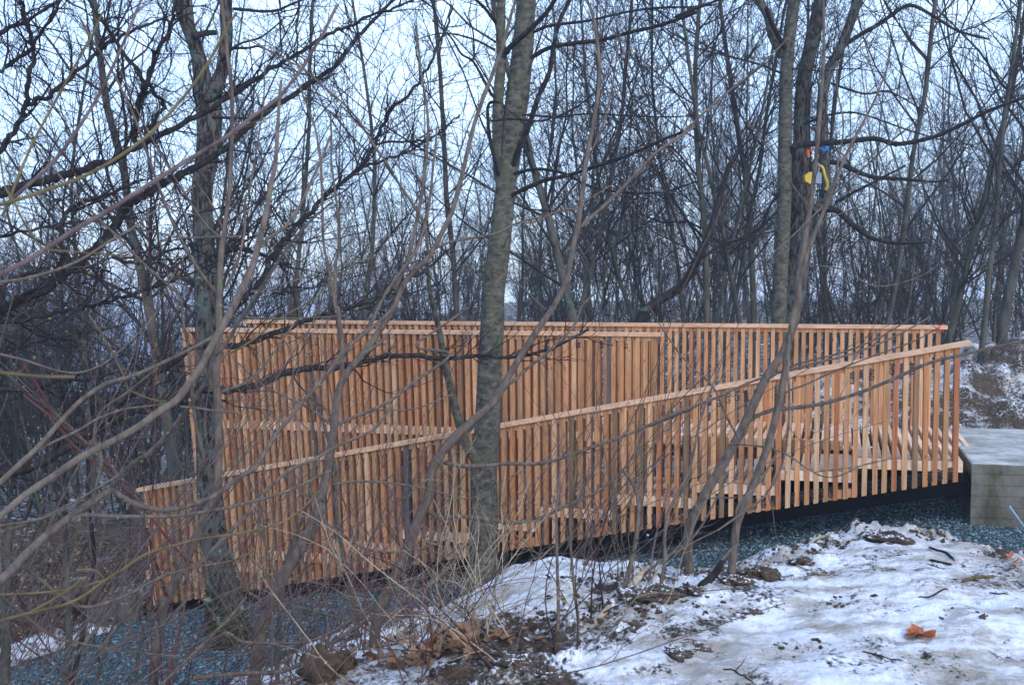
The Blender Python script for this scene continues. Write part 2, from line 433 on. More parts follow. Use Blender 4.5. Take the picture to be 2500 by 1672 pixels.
# ------------------------------------------------------------------ footbridge
ORG = SP(0, 0, 0)
bridge = thing('footbridge', ORG, 'long slatted fir footbridge with stepped lower lane on black steel beams', 'footbridge')
def spbox(mb, s0, s1, w0, w1, zb, zt, lean=0.0, slope=0.0, sk=True):
    """box between stations s0..s1; zb/zt numbers or (at s0, at s1)"""
    zb = zb if isinstance(zb, tuple) else (zb, zb); zt = zt if isinstance(zt, tuple) else (zt, zt)
    f = SP
    dl = lean * (zt[0] - zb[0])
    c = [f(s0, w0, zb[0]), f(s0, w1, zb[0]), f(s1, w1, zb[1]), f(s1, w0, zb[1]),
         f(s0 + dl, w0, zt[0]), f(s0 + dl, w1, zt[0]), f(s1 + dl, w1, zt[1]), f(s1 + dl, w0, zt[1])]
    mb.hexa(c)
PITCHS = 0.0935; BW = 0.049; BD = 0.115; LEN = 9.1
W1, W2 = 1.15, 2.62
def lean(s): return 0.085 * max(0, (s - 3.6) / 5.5) ** 1.3
def ztop_f(s): return 1.179 - .206 * s
def zbot_f(s): return -.199 - .2127 * s
def ztread(s):
    if s < .92: return 0.0
    return -.15 - .1715 * int((s - .92) / .82)
jr = np.random.default_rng(3)
special = {}
def near_px(px):   # front baluster index seen at a photo column
    best = min(range(97), key=lambda k: abs(1250 + F * SP(.03 + PITCHS * k, 0, 0)[0] / SP(.03 + PITCHS * k, 0, 0)[1] - px))
    return best
for px in (2245, 1757, 1573, 1500, 1390, 1675): special[near_px(px)] = (M_wbrown, 'dark brown stained baluster')
for px in (989,): special[near_px(px)] = (M_wgrey, 'dark grey weathered baluster')
for px in (2052, 2197, 1911, 2340, 1606): special[near_px(px)] = (M_wred, 'reddish baluster')
font_cache = {}
def text_mesh(txt, size):
    if txt in font_cache: return font_cache[txt]
    cu = bpy.data.curves.new('t', 'FONT'); cu.body = txt; cu.size = size; cu.resolution_u = 2
    cu.offset = 0.0022; cu.extrude = 0.0004
    o = bpy.data.objects.new('t', cu); COL.objects.link(o)
    dg = bpy.context.evaluated_depsgraph_get(); dg.update()
    me = bpy.data.meshes.new_from_object(o.evaluated_get(dg))
    bpy.data.objects.remove(o); font_cache[txt] = me
    return me
ST = np.array([-UX, -UY, 0.0]); NT = np.array([-NX, -NY, 0.0])
def mark(txt, s, w, z, parent, origin, ln=0.0):
    me = text_mesh(txt, 0.068)
    o = bpy.data.objects.new('number_mark', me.copy()); COL.objects.link(o)
    o.data.materials.clear(); o.data.materials.append(M_ink)
    X = norm(np.array([ST[0] * ln, ST[1] * ln, 1.0])); Yv = norm(ST - X * (ST @ X)); Z = np.cross(X, Yv)
    p = SP(s, w - .0012, z) - np.asarray(origin)
    mt = Matrix(((X[0], Yv[0], Z[0], p[0]), (X[1], Yv[1], Z[1], p[1]), (X[2], Yv[2], Z[2], p[2]), (0, 0, 0, 1)))
    o.data.transform(mt); o.parent = parent
    return o
TOPMARK = {94, 92, 90, 88, 77, 76, 75, 74, 73, 45, 46, 30, 28, 22, 19, 18, 14, 10}
BOTMARK = {98, 97, 96, 86, 85, 84, 83, 82, 80, 79, 78, 72, 71, 70, 69, 67, 66, 64, 62, 60, 58, 57}
for k in range(97):
    s = .03 + PITCHS * k; s0 = s - BW / 2; s1 = s + BW / 2; ln = lean(s)
    hgt = ztop_f(s) - .047 - zbot_f(s); ln = ln + float(jr.normal(0, .0025))
    mb = MB(); sb = s - ln * hgt * 0.5
    dz = float(jr.normal(0, .0015))
    jw = float(jr.normal(0, .0022)); 
    spbox(mb, sb - BW / 2 + jw, sb + BW / 2 + jw, 0 + jw, BD, (zbot_f(s0) + .004, zbot_f(s1) + .004), (ztop_f(s0) - .047, ztop_f(s1) - .047), ln)
    mm, lab = special.get(k, (M_fir, None))
    o = mb.build('baluster', mm, bridge, ORG, False)
    if lab: o['label'] = lab
    num = 98 - k
    if num in TOPMARK: mark('G%d' % num, s - .026 + .046 + ln * hgt * .45, jw, ztop_f(s) - .20 - .05 * jr.random(), o, ORG, ln)
    if num in BOTMARK: mark('G%d' % num, s - .026 + .046, jw, zbot_f(s) + .03, o, ORG, ln)
# the middle and back railings: one part
mb = MB()
NM = int(LEN / PITCHS)
for k in range(NM):
    s = .10 + PITCHS * k + .2
    if s > LEN + .10: break
    ln = lean(s)
    j = float(jr.normal(0, .002))
    zb_ = ztread(min(s, LEN - .05)) - .20
    zt_ = 1.145 if s > 3.12 else -.003
    if s < 1.0: continue
    if abs(1250 + F * SP(s, W1, 0)[0] / SP(s, W1, 0)[1] - 1481) < 9: continue
    sb = s - ln * .5 * (zt_ - zb_)
    spbox(mb, sb - BW / 2 + j, sb + BW / 2 + j, W1 + j, W1 + BD, zb_, zt_, ln)
for k in range(NM + 4):
    s = -.02 + PITCHS * k
    if s > LEN + .2: break
    ln = lean(s); j = float(jr.normal(0, .002))
    sb = s - ln * .5 * 1.5
    spbox(mb, sb - BW / 2 + j, sb + BW / 2 + j, W2 + j, W2 + BD, -.12, 1.205, ln)
o = mb.build('baluster', M_fir, bridge, ORG, False); o['kind'] = 'stuff'
rest = o
for k, num in ((3, 86), (5, 84), (8, 83), (11, 80), (13, 79), (20, 75), (23, 73), (25, 71), (26, 70), (29, 69)):
    mark('B%d' % num, -.02 + PITCHS * k + .02, W2, 1.04, rest, ORG)
for k, num in ((2, 1), (5, 4), (8, 8), (12, 12)):
    ss = .3 + PITCHS * (32 + k); mark('E%d' % num, ss + .02, W1, 1.0, rest, ORG)
for k, num in ((20, 66), (22, 68), (24, 70), (33, 10)):
    ss = .3 + PITCHS * k; 
    if ss < 3: mark('E%d' % num, ss + .02, W1, -.14, rest, ORG)
mb = MB(); s = 3.4 + 0.32; spbox(mb, s - .024, s + .024, W1, W1 + BD, -.9, 1.145)
o = mb.build('baluster', M_wgrey, bridge, ORG, False); o['label'] = 'dark grey weathered baluster of the middle railing'
# hand rails and the spacer blocks under them
def rail(s0, s1, w, z0, z1, lend=True):
    mb = MB(); n = 5
    for i in range(n):
        a = s0 + (s1 - s0) * i / n; b_ = s0 + (s1 - s0) * (i + 1) / n - (.003 if i < n - 1 else 0)
        za = z0 + (z1 - z0) * i / n; zb = z0 + (z1 - z0) * (i + 1) / n
        spbox(mb, a, b_, w - .022, w + BD + .014, (za - .047, zb - .047), (za, zb))
    return mb.build('handrail', M_rail, bridge, ORG, False)
def le(s, h): return lean(s) * h * .5
r1 = rail(-.08, LEN + le(LEN, 1.4) + .02, 0, ztop_f(-.08), ztop_f(LEN + .02))
r2 = rail(3.10, LEN + .24, W1, 1.192, 1.192)
r3 = rail(-.12, LEN + .30, W2, 1.252, 1.252)
def spacers(par, s0, s1, w, zt, hh=.052):
    mb = MB(); s = s0
    while s < s1:
        a, b_ = s - .0205, s + .0205
        spbox(mb, a, b_, w + .012, w + BD, (zt(a) - .047 - hh, zt(b_) - .047 - hh), (zt(a) - .0475, zt(b_) - .0475)); s += PITCHS
    mb.build('spacer_block', M_fir, par, ORG, False)
spacers(r1, .03 + PITCHS / 2, LEN, 0, ztop_f)
spacers(r2, .3 + PITCHS * 31.5, LEN + .2, W1, lambda s: 1.192)
spacers(r3, -.02 + PITCHS / 2, LEN + .2, W2, lambda s: 1.252)
# red spray mark on the end of the back hand rail
mb = MB()
e = SP(-.02, W2 - .0235, 1.225)
for (a, b_) in (((-.07, .025), (.07, -.06)), ((-.03, -.02), (.05, .05)), ((.0, .03), (.01, -.05))):
    p = [e + ST * -a[0] + np.array([0, 0, a[1]]) + NT * .003, e + ST * -b_[0] + np.array([0, 0, b_[1]]) + NT * .003]
    mb.tubes([np.linspace(p[0], p[1], 3)], [[.004, .006, .003]], 5)
mb.build('paint_mark', M_redpaint, r3, ORG)
# decks: boards on edge
def boards(mb, s0, s1, w0, w1, zt, h=.105):
    n0 = math.ceil((s0 - (.03 + PITCHS / 2)) / PITCHS)
    s = .03 + PITCHS / 2 + n0 * PITCHS
    while s < s1:
        j = float(jr.normal(0, .0015))
        spbox(mb, s - .0235, s + .0235, w0 + j, w1, zt - h, zt + j); s += PITCHS
mb = MB(); boards(mb, -.22, LEN, W1 - .004 + .012, W2 + BD, 0.0); mb.build('upper_deck', M_firx, bridge, ORG, False)
mb = MB(); boards(mb, -.06, .95, .010, W1 - .006, 0.0); mb.build('landing_deck', M_firx, bridge, ORG, False)
for k in range(10):
    s0 = .92 + .82 * k; zt = -.15 - .1715 * k
    mb = MB(); boards(mb, s0 + .01, min(s0 + .83, LEN), .010, W1 - .006, zt)
    t = mb.build('stair_tread', M_firx, bridge, ORG, False)
    mb = MB()      # short packers between the balusters under the upper half of each tread
    s = s0 + PITCHS * .5
    n = 0
    st = .03 + PITCHS / 2 + math.ceil((s0 + .01 - (.03 + PITCHS / 2)) / PITCHS) * PITCHS
    while n < 3:
        zb = zbot_f(st) + .01
        if zt - .110 - zb > .03: spbox(mb, st - .022, st + .022, .014, .09, zb, min(zt - .109 - .06, zb + .09))
        st += PITCHS; n += 1
    if mb.v: mb.build('packer_block', M_fir, t, ORG, False)
# long bearer boards
mb = MB(); spbox(mb, .0, LEN, W1 + BD + .004, W1 + BD + .05, -.26, -.108); spbox(mb, -.2, LEN, W2 - .06, W2 - .012, -.26, -.108)
mb.build('bearer', M_fir, bridge, ORG, False)
# black steel beams
for w, hh in ((.012, .122), (W1 + .02, .12), (W2 + .03, .12)):
    mb = MB()
    o1, o2 = (0, .0)
    za, zb = zbot_f(-.06), zbot_f(LEN + .02)
    if w > 1: za += .05; zb += .05
    spbox(mb, -.06, LEN + .02, w, w + .010, (za - hh, zb - hh), (za, zb))                # web
    spbox(mb, -.06, LEN + .02, w + .0101, w + .075, (za - .012, zb - .012), (za - .0005, zb - .0005))     # flanges
    spbox(mb, -.06, LEN + .02, w + .0101, w + .075, (za - hh + .0005, zb - hh + .0005), (za - hh + .012, zb - hh + .012))
    bm_ = mb.build('steel_beam', M_steel, bridge, ORG, False)
    if w < 1:
        for px in (1587, 1100):
            k = near_px(px); s = .03 + PITCHS * k + .02; c = SP(s, w, zbot_f(s) - .065)
            bb = MB(); bb.tubes([[c + NT * -.002, c + NT * .008, c + NT * .0081, c + NT * .012, c + NT * .0121]], [[.016, .016, .011, .011, .0005]], 8)
            bb.build('bolt', M_zinc, bm_, ORG)
# end bracket at the abutment
mb = MB(); spbox(mb, -.10, .10, .03, .20, -.38, -.335); spbox(mb, -.10, -.085, .03, .20, -.335, -.12); spbox(mb, -.085, .08, .04, .056, -.335, -.20)
mb.build('end_bracket', M_steel, bridge, ORG, False)
mb = MB(); s = 8.05; spbox(mb, s - .13, s + .02, -.010, -.002, zbot_f(s) + .12, zbot_f(s) + .19)
pl = mb.build('joint_plate', M_steel, bridge, ORG, False)
# support post on a footing
for px in (1650,):
    k = near_px(px); s = .03 + PITCHS * k; c = SP(s, .25, 0); gr_ = gz(c[0], c[1])
    mb = MB(); zt = zbot_f(s) - .14
    spbox(mb, s - .04, s + .04, .03, .12, gr_ + .12, zt); spbox(mb, s - .11, s + .11, -.02, .2, gr_ + .10, gr_ + .1195)
    mb.build('support_post', M_steel, bridge, ORG, False)
    f_ = SP(s + .05, .1, gr_ + .03)
    ft = MB(); a = np.linspace(0, 2 * math.pi, 21)[:-1]
    ft.tubes([[f_ - [0, 0, .25], f_ + [0, 0, .05], f_ + [0, 0, .07], f_ + [0, 0, .0705]]], [[.20, .20, .18, .001]], 18)
    tag(ft.build('pier_footing', M_rubber, None, (0, 0, 0)), 'round black footing in the gravel under the steel beam', 'footing')

# ------------------------------------------------------------------ concrete abutment
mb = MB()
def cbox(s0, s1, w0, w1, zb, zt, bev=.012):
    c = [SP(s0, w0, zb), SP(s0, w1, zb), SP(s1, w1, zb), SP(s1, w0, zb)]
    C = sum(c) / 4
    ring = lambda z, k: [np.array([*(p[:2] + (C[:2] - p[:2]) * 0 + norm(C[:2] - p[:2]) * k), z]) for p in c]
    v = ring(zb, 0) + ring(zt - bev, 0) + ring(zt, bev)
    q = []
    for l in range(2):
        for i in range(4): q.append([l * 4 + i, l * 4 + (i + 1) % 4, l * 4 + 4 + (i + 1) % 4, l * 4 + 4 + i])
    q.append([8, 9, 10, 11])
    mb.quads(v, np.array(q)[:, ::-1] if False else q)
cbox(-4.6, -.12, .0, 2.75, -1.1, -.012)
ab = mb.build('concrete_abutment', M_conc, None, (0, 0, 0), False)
tag(ab, 'grey board-marked concrete abutment block at the right end of the footbridge', 'abutment')
mb = MB()
p0 = at(2462, 1236, 9.30); p1 = at(2499, 1288, 9.22)
mb.tubes([np.linspace(p0, p1 + (p1 - p0) * .1, 3)], [[.02, .02, .02]], 4)
tag(mb.build('metal_strip', M_zinc, None, (0, 0, 0), False), 'thin grey metal strip leaning on the concrete front above the gravel', 'metal strip')

# ------------------------------------------------------------------ branch growing
def rnd_perp(T, rng, up=0.0):
    a = rng.normal(size=T.shape); a[:, 2] += up
    return norm(a - (a * T).sum(-1, keepdims=True) * T)
def children(P, R, counts, t0, t1, ang, rng, up=0.3, flat=None):
    """starts/directions for children of the parent lines"""
    K, Np, _ = P.shape
    idx = np.repeat(np.arange(K), counts)
    n = len(idx)
    t = t0 + (t1 - t0) * rng.random(n)
    f = t * (Np - 1); i = np.minimum(f.astype(int), Np - 2); fr = (f - i)[:, None]
    st = P[idx, i] * (1 - fr) + P[idx, i + 1] * fr
    T = norm(P[idx, i + 1] - P[idx, i])
    rr = R[idx, i] * (1 - fr[:, 0]) + R[idx, i + 1] * fr[:, 0]
    pr = rnd_perp(T, rng, up)
    if flat is not None: pr = norm(pr * np.array(flat)); pr = norm(pr - (pr * T).sum(-1, keepdims=True) * T)
    a = ang * (0.75 + 0.5 * rng.random(n))[:, None]
    return idx, st, norm(T * np.cos(a) + pr * np.sin(a)), rr, t
def grow(st, di, ln, ra, Np, wob, trop, rng, tip=0.25):
    K = len(st); P = np.empty((K, Np, 3)); P[:, 0] = st; d = di.copy()
    for i in range(1, Np):
        d = norm(d + wob * rng.normal(size=(K, 3)) + np.array([0, 0, trop]))
        P[:, i] = P[:, i - 1] + d * (ln / (Np - 1))[:, None]
    R = ra[:, None] * (1 - (1 - tip) * np.linspace(0, 1, Np))[None]
    return P, R
def gen_tree(seed, H, r0, nb, style='pole'):
    rng = np.random.default_rng(seed)
    ns = 1 if style in ('pole', 'thin') else (3 if style == 'multi' else 6)
    st = rng.normal(size=(ns, 3)) * (.12 if ns > 1 else 0); st[:, 2] = -.3
    di = np.tile([0, 0, 1.0], (ns, 1)) + rng.normal(size=(ns, 3)) * (.05 if ns == 1 else .28); di[:, 2] = 1
    hs = H * (.8 + .3 * rng.random(ns))
    P, R = grow(st, norm(di), hs, np.full(ns, r0), 14, .06, .03, rng, .22)
    tr = MB(); tr.tubes(P, R, 7)
    cr = MB()
    t0 = .18 if style != 'bush' else .08
    idx, s1, d1, r1, t = children(P, R, np.full(ns, nb), t0, .98, .85, rng, .5)
    l1 = H * (.36 - .22 * t) * (.5 + .8 * rng.random(len(t))) * (.55 if style == 'thin' else 1)
    P1, R1 = grow(s1, d1, l1, np.minimum(r1 * .36, .022) + .002, 7, .13, .07, rng, .25); cr.tubes(P1, R1, 4)
    c2 = np.clip((l1 * 4.2).astype(int), 3, 12)
    idx, s2, d2, r2, t = children(P1, R1, c2, .12, 1, .75, rng, .25)
    l2 = l1[idx] * (.42 - .2 * t) * (.5 + .8 * rng.random(len(t))) + .15
    P2, R2 = grow(s2, d2, l2, np.minimum(r2 * .5, .008) + .0018, 5, .2, .04, rng, .35); cr.tubes(P2, R2, 3)
    c3 = np.clip((l2 * 8).astype(int), 2, 8)
    idx, s3, d3, r3, t = children(P2, R2, c3, .15, 1, .7, rng, .2)
    l3 = (.12 + .4 * rng.random(len(t))) * (.6 + .5 * l2[idx])
    P3, R3 = grow(s3, d3, l3, np.full(len(t), .0033), 4, .28, .03, rng, .4); cr.tubes(P3, R3, 3)
    return tr, cr

# background wood: a dozen grown shapes, every tree a thing of its own
VAR = []
for i, (H, r0, nb, style) in enumerate([(11, .052, 30, 'pole'), (12.5, .06, 32, 'pole'), (10, .042, 28, 'pole'), (13, .085, 34, 'pole'), (9, .036, 26, 'pole'),
                                        (10.5, .05, 22, 'multi'), (9, .042, 20, 'multi'), (12, .06, 24, 'multi'), (3.6, .022, 9, 'bush'), (4.6, .028, 10, 'bush'), (11.5, .055, 34, 'pole'), (5.5, .035, 11, 'bush'), (10, .040, 34, 'thin'), (9, .032, 30, 'thin'), (11, .048, 36, 'thin')]):
    tr, cr_ = gen_tree(100 + i, H, r0, nb, style)
    e = bpy.data.objects.new('bare_tree' if style != 'bush' else 'bare_shrub', None); COL.objects.link(e); e.empty_display_size = .2
    a = tr.build('trunk' if style != 'bush' else 'stems', M_bg, e); b_ = cr_.build('crown', M_bgtwig, e)
    VAR.append([e, a, b_, False, style])
def place_tree(v, x, y, rz, sc, label, cat, group, tilt=(0, 0), z=None):
    e, a, b_, used, style = VAR[v]
    if used:
        n = e.copy(); COL.objects.link(n)
        for ch in (a, b_):
            c = ch.copy(); COL.objects.link(c); c.parent = n
    else:
        n = e; VAR[v][3] = True
    n.location = (x, y, gz(x, y) if z is None else z); n.rotation_euler = (tilt[0], tilt[1], rz); n.scale = (sc, sc, sc)
    tag(n, label, cat, group)
    return n
tr_rng = np.random.default_rng(21)
POLE = [0, 1, 2, 3, 4, 10]; MULTI = [5, 6, 7]; BUSH = [8, 9, 11]; THINV = [12, 13, 14]
# trunks one can tell apart behind the bridge
KNOWN = [(1448, 15.5, 3, 1.0, 'teal lichened trunk standing in the wood just right of the central grey tree'), (1387, 17, 0, 1, 'slim dark lichened tree seen right of the central grey trunk'),
         (1140, 18, 1, 1, 'teal lichened trunk rising behind the bridge left of the central grey tree'), (1722, 15.5, 10, 1.1, 'straight olive grey trunk left of the smooth twin-stem tree behind the bridge'),
         (1758, 17, 2, 1, 'thin straight pole beside the olive grey trunk behind the bridge'), (1824, 16, 0, .9, 'leaning slim tree left of the tall smooth trunk behind the bridge'),
         (2156, 16.5, 2, 1.2, 'upright slim grey tree right of the tree with the yellow lamp'), (2018, 18, 4, 1.3, 'thin dark pole just right of the rough lamp tree'),
         (892, 16.5, 10, 1.0, 'olive trunk in the wood above the left half of the railing'), (728, 17.5, 1, .9, 'grey trunk in the haze above the left end of the railing'),
         (430, 15.0, 3, 1.15, 'broad hazy grey trunk behind the rough bark tree at left'), (1672, 18, 4, 1.2, 'thin pole left of the olive grey trunk'),
         (2440, 17, 3, 1.1, 'stout tree at the right edge above the snowy bank'), (2300, 19, 3, .9, 'stout grey trunk above the right end of the back railing')]
for px, Y, v, sc, lab in KNOWN:
    p = at(px, 780, Y)
    place_tree(v, p[0], Y, tr_rng.random() * 6.28, sc, lab, 'tree', None, (tr_rng.normal() * .02, tr_rng.normal() * .03))
PLACES = [(-.42, 'at the far left edge'), (-.31, 'left of the rough bark trunk'), (-.19, 'between the rough trunk and the brown saplings'), (-.03, 'above the left half of the rail'),
          (.07, 'just right of the central grey trunk'), (.16, 'above the end of the middle railing'), (.25, 'left of the smooth tall trunk behind the rail'), (.33, 'right of the tree with the yellow lamp'),
          (.42, 'above the right end of the back rail'), (9, 'at the far right edge above the earth bank')]
def zone_label(x, y, kind):
    t = x / y; w = next(l for a, l in PLACES if t < a)
    if kind == 'bush': return ('low bare shrub ' if y < 20 else 'faint low shrub farther back ') + w
    return ('dark slender bare tree ' if y < 22 else 'greyish bare tree deeper in the wood ' if y < 36 else 'faint hazy bare tree far back ') + w
placed = []
def scatter(n, y0, y1, t0, t1, vs, kind, group, smin=.8, smax=1.15, mind=.9):
    c = 0; tries = 0
    while c < n and tries < n * 30:
        tries += 1
        y = y0 + (y1 - y0) * tr_rng.random() ** .8; t = t0 + (t1 - t0) * tr_rng.random(); x = t * y
        yb = y - (9.71 + .244 * (4.39 - x))
        if yb < 4.2 and -6 < x < 9.5: continue
        if any((x - a) ** 2 + (y - b) ** 2 < mind ** 2 for a, b in placed): continue
        placed.append((x, y)); c += 1
        lean_ = .05 if kind != 'bush' else .1
        place_tree(vs[tr_rng.integers(len(vs))], x, y, tr_rng.random() * 6.28, smin + (smax - smin) * tr_rng.random(), zone_label(x, y, kind),
                   'tree' if kind != 'bush' else 'shrub', group, (tr_rng.normal() * lean_, tr_rng.normal() * lean_))
scatter(64, 14.5, 60, .20, .62, POLE + MULTI[:1] + THINV * 3, 'tree', 'bare trees of the wood at the right')
scatter(62, 14.5, 60, -.62, -.26, POLE + MULTI + THINV * 3, 'tree', 'bare trees of the wood at the left')
scatter(56, 16, 75, -.02, .22, POLE + THINV * 4, 'tree', 'bare trees of the wood behind the middle')
scatter(44, 18, 75, -.26, -.02, POLE + THINV * 3, 'tree', 'bare trees of the wood behind the railing')
scatter(44, 45, 95, -.3, .6, POLE + THINV * 2, 'tree', 'bare trees far back in the wood', .8, 1.1, 1.2)
scatter(20, 45, 90, .0, .55, BUSH, 'bush', 'thicket shrubs', 1.0, 1.4, 1.0)
scatter(12, 16, 30, .30, .60, BUSH, 'bush', 'thicket shrubs', .8, 1.2, .7)
scatter(22, 13, 28, -.62, -.24, BUSH, 'bush', 'thicket shrubs', .8, 1.3, .7)
scatter(16, 16, 30, -.2, .3, BUSH, 'bush', 'thicket shrubs', .7, 1.0, .7)
scatter(34, 30, 62, -.3, .4, BUSH, 'bush', 'thicket shrubs', .8, 1.2, .9)

# ------------------------------------------------------------------ traced trees
TILE = {'A': (0, 0, 3.1367), 'B': (0, 450, 3.1367), 'C': (0, 900, 3.1367), 'D': (0, 1300, 3.908), 'E': (500, 0, 3.1367), 'F': (500, 400, 3.1367),
        'G': (500, 1200, 3.3217), 'H': (1100, 1150, 3.004), 'Z': (1500, 750, 2.345), 'Q': (900, 750, 2.6137), 'V': (300, 750, 2.6137),
        'M': (800, 0, 1.96), 'R': (1600, 0, 1.96), 'P': (0, 0, 1.0)}
def parse(s):
    out = []; t = TILE['P']
    for tok in s.split():
        if tok in TILE: t = TILE[tok]; continue
        a, b = tok.split(','); out.append((t[0] + float(a) / t[2], t[1] + float(b) / t[2]))
    return np.array(out)
def smooth_line(pts, n=4):
    P = np.vstack([2 * pts[0] - pts[1], pts, 2 * pts[-1] - pts[-2]])
    out = []
    for i in range(1, len(P) - 2):
        for k in range(n):
            t = k / n
            out.append(.5 * ((2 * P[i]) + (-P[i - 1] + P[i + 1]) * t + (2 * P[i - 1] - 5 * P[i] + 4 * P[i + 1] - P[i + 2]) * t * t + (-P[i - 1] + 3 * P[i] - 3 * P[i + 1] + P[i + 2]) * t ** 3))
    out.append(P[-2]); return np.array(out)
def line(s, w0, w1, Y0, Y1, jit=0.0, rng=RNG, taper=None):
    """traced centre line -> (points in metres, radii)"""
    px = parse(s); n = len(px)
    seg = np.r_[0, np.cumsum(np.hypot(*np.diff(px, axis=0).T))]; t = seg / seg[-1]
    Y = Y0 + (Y1 - Y0) * t
    P = np.array([at(px[i, 0], px[i, 1], Y[i]) for i in range(n)])
    P = smooth_line(P, 4)
    tt = np.interp(np.linspace(0, n - 1, len(P)), np.arange(n), t)
    YY_ = Y0 + (Y1 - Y0) * tt
    R = (np.interp(tt, np.linspace(0, 1, len(taper)), taper) if taper else (w0 + (w1 - w0) * tt)) / 2 * YY_ / F
    if jit: P[1:-1] += rng.normal(size=(len(P) - 2, 3)) * jit * (1 if np.isscalar(jit) else 1)
    return P, R
def resample(P, R, n):
    s = np.r_[0, np.cumsum(np.linalg.norm(np.diff(P, axis=0), axis=1))]
    q = np.linspace(0, s[-1], n)
    return np.stack([np.interp(q, s, P[:, i]) for i in range(3)], 1), np.interp(q, s, R), s[-1]
def bud_mesh(mb, tips, dirs, size):
    for p, d, s in zip(tips, dirs, size):
        d = norm(d); mb.tubes([[p - d * s * .3, p + d * s * .4, p + d * s * 1.1, p + d * s * 1.9]], [[s * .25, s * .55, s * .42, s * .05]], 5)
def traced_tree(name, label, cat, trunks, limbs, mats, rng_seed, dens=6.0, tw=(.25, .7), ang=.75, wob=.12, trop=.03, lvl=2, buds=False, base=None,
                sides=8, twr=.0028, up=.3, jit=0.0, group=None, budsize=.007, t0=.12):
    """trunks/limbs: (trace, w0, w1, Y0, Y1). Twigs are grown along every limb."""
    rng = np.random.default_rng(rng_seed)
    tl = [line(*a[:5], jit=jit, rng=rng, taper=a[5] if len(a) > 5 else None) for a in trunks]; ll = [line(*a[:5], jit=jit, rng=rng) for a in limbs]
    root = tl[0][0][0].copy() if tl else ll[0][0][0].copy()
    if base is not None:   # carry the trunk down to the ground
        P, R = tl[0]
        g0 = np.array([base[0], base[1], gz(base[0], base[1]) - .05]); mid = (g0 + P[0]) / 2 + (P[0] - P[1]) * .3
        ext = smooth_line(np.array([g0, mid, P[0]]), 5)[:-1]
        tl[0] = (np.vstack([ext, P]), np.r_[np.linspace(R[0] * 1.25, R[0], len(ext)), R]); root = g0
    e = thing(name, root, label, cat, group)
    if tl:
        mb = MB()
        for P, R in tl: mb.tubes([P], [R], sides)
        mb.build('trunk', mats[0], e, root)
    mb = MB(); mbt = MB(); tips = []; td = []
    def nodes(P, R):
        s_ = np.r_[0, np.cumsum(np.linalg.norm(np.diff(P, axis=0), axis=1))]; n_ = int(np.clip(s_[-1] / .022, len(P), 160))
        q_ = np.linspace(0, s_[-1], n_); P_ = np.stack([np.interp(q_, s_, P[:, i]) for i in range(3)], 1); R_ = np.interp(q_, s_, R)
        gap = rng.uniform(.11, .2); ph = rng.random() * gap
        R_ = R_ * (1 + .28 * np.exp(-((((q_ + ph) % gap) - gap / 2) / .011) ** 2)) * (1 + .05 * rng.normal(size=n_))
        return P_, R_
    for P, R in ll:
        P, R = nodes(P, R); mb.tubes([P], [R], 7)
    src = [(resample(P, R, 24)) for P, R in ll + (tl if dens > 0 else [])]
    Ps = np.array([a[0] for a in src]); Rs = np.array([a[1] for a in src]); Ls = np.array([a[2] for a in src])
    if dens > 0:
        cnt = np.maximum(1, (Ls * dens * (1 - t0)).astype(int))
        idx, s1, d1, r1, t = children(Ps, Rs, cnt, t0, 1, ang, rng, up)
        l1 = (tw[0] + (tw[1] - tw[0]) * rng.random(len(t)) ** 1.4) * (1.15 - .5 * t)
        P1, R1 = grow(s1, d1, l1, np.minimum(r1 * .6, twr * (1 + l1 * 1.2)), 7, wob, trop, rng, .35); mbt.tubes(P1, R1, 4)
        tips.append(P1[:, -1]); td.append(P1[:, -1] - P1[:, -2])
        if lvl > 1:
            c2 = rng.poisson(l1 * dens * .55)
            idx, s2, d2, r2, t = children(P1, R1, c2, .15, .95, .7, rng, .15)
            l2 = l1[idx] * (.2 + .4 * rng.random(len(t)))
            P2, R2 = grow(s2, d2, l2, r2 * .7, 5, wob * 1.3, trop, rng, .4); mbt.tubes(P2, R2, 3)
            tips.append(P2[:, -1]); td.append(P2[:, -1] - P2[:, -2])
            if lvl > 2:
                c3 = rng.poisson(l2 * dens * .8)
                idx, s3, d3, r3, t = children(P2, R2, c3, .15, .95, .7, rng, .1)
                l3 = l2[idx] * (.2 + .5 * rng.random(len(t)))
                P3, R3 = grow(s3, d3, l3, r3 * .7, 4, wob * 1.5, 0, rng, .5); mbt.tubes(P3, R3, 3)
    if ll or mbt.v:
        nl = sum(len(f) for f in mb.f4); off = mb.n
        for v in mbt.v: mb.v.append(v)
        for f in mbt.f4: mb.f4.append(f + off)
        o = mb.build('crown', mats[1], e, root); o.data.materials.append(mats[2])
        o.data.polygons.foreach_set('material_index', (np.arange(len(o.data.polygons)) >= nl).astype(np.int32))
    if buds:
        T_ = [P[-1] for P, R in ll + tl]; D_ = [P[-1] - P[-2] for P, R in ll + tl]
        tips = np.vstack(tips + [np.array(T_)]); td = np.vstack(td + [np.array(D_)])
        k = rng.random(len(tips)) < .75
        bm_ = MB(); bud_mesh(bm_, tips[k], td[k], budsize * (.6 + .7 * rng.random(k.sum())))
        bm_.build('buds', M_bud, e, root)
    return e

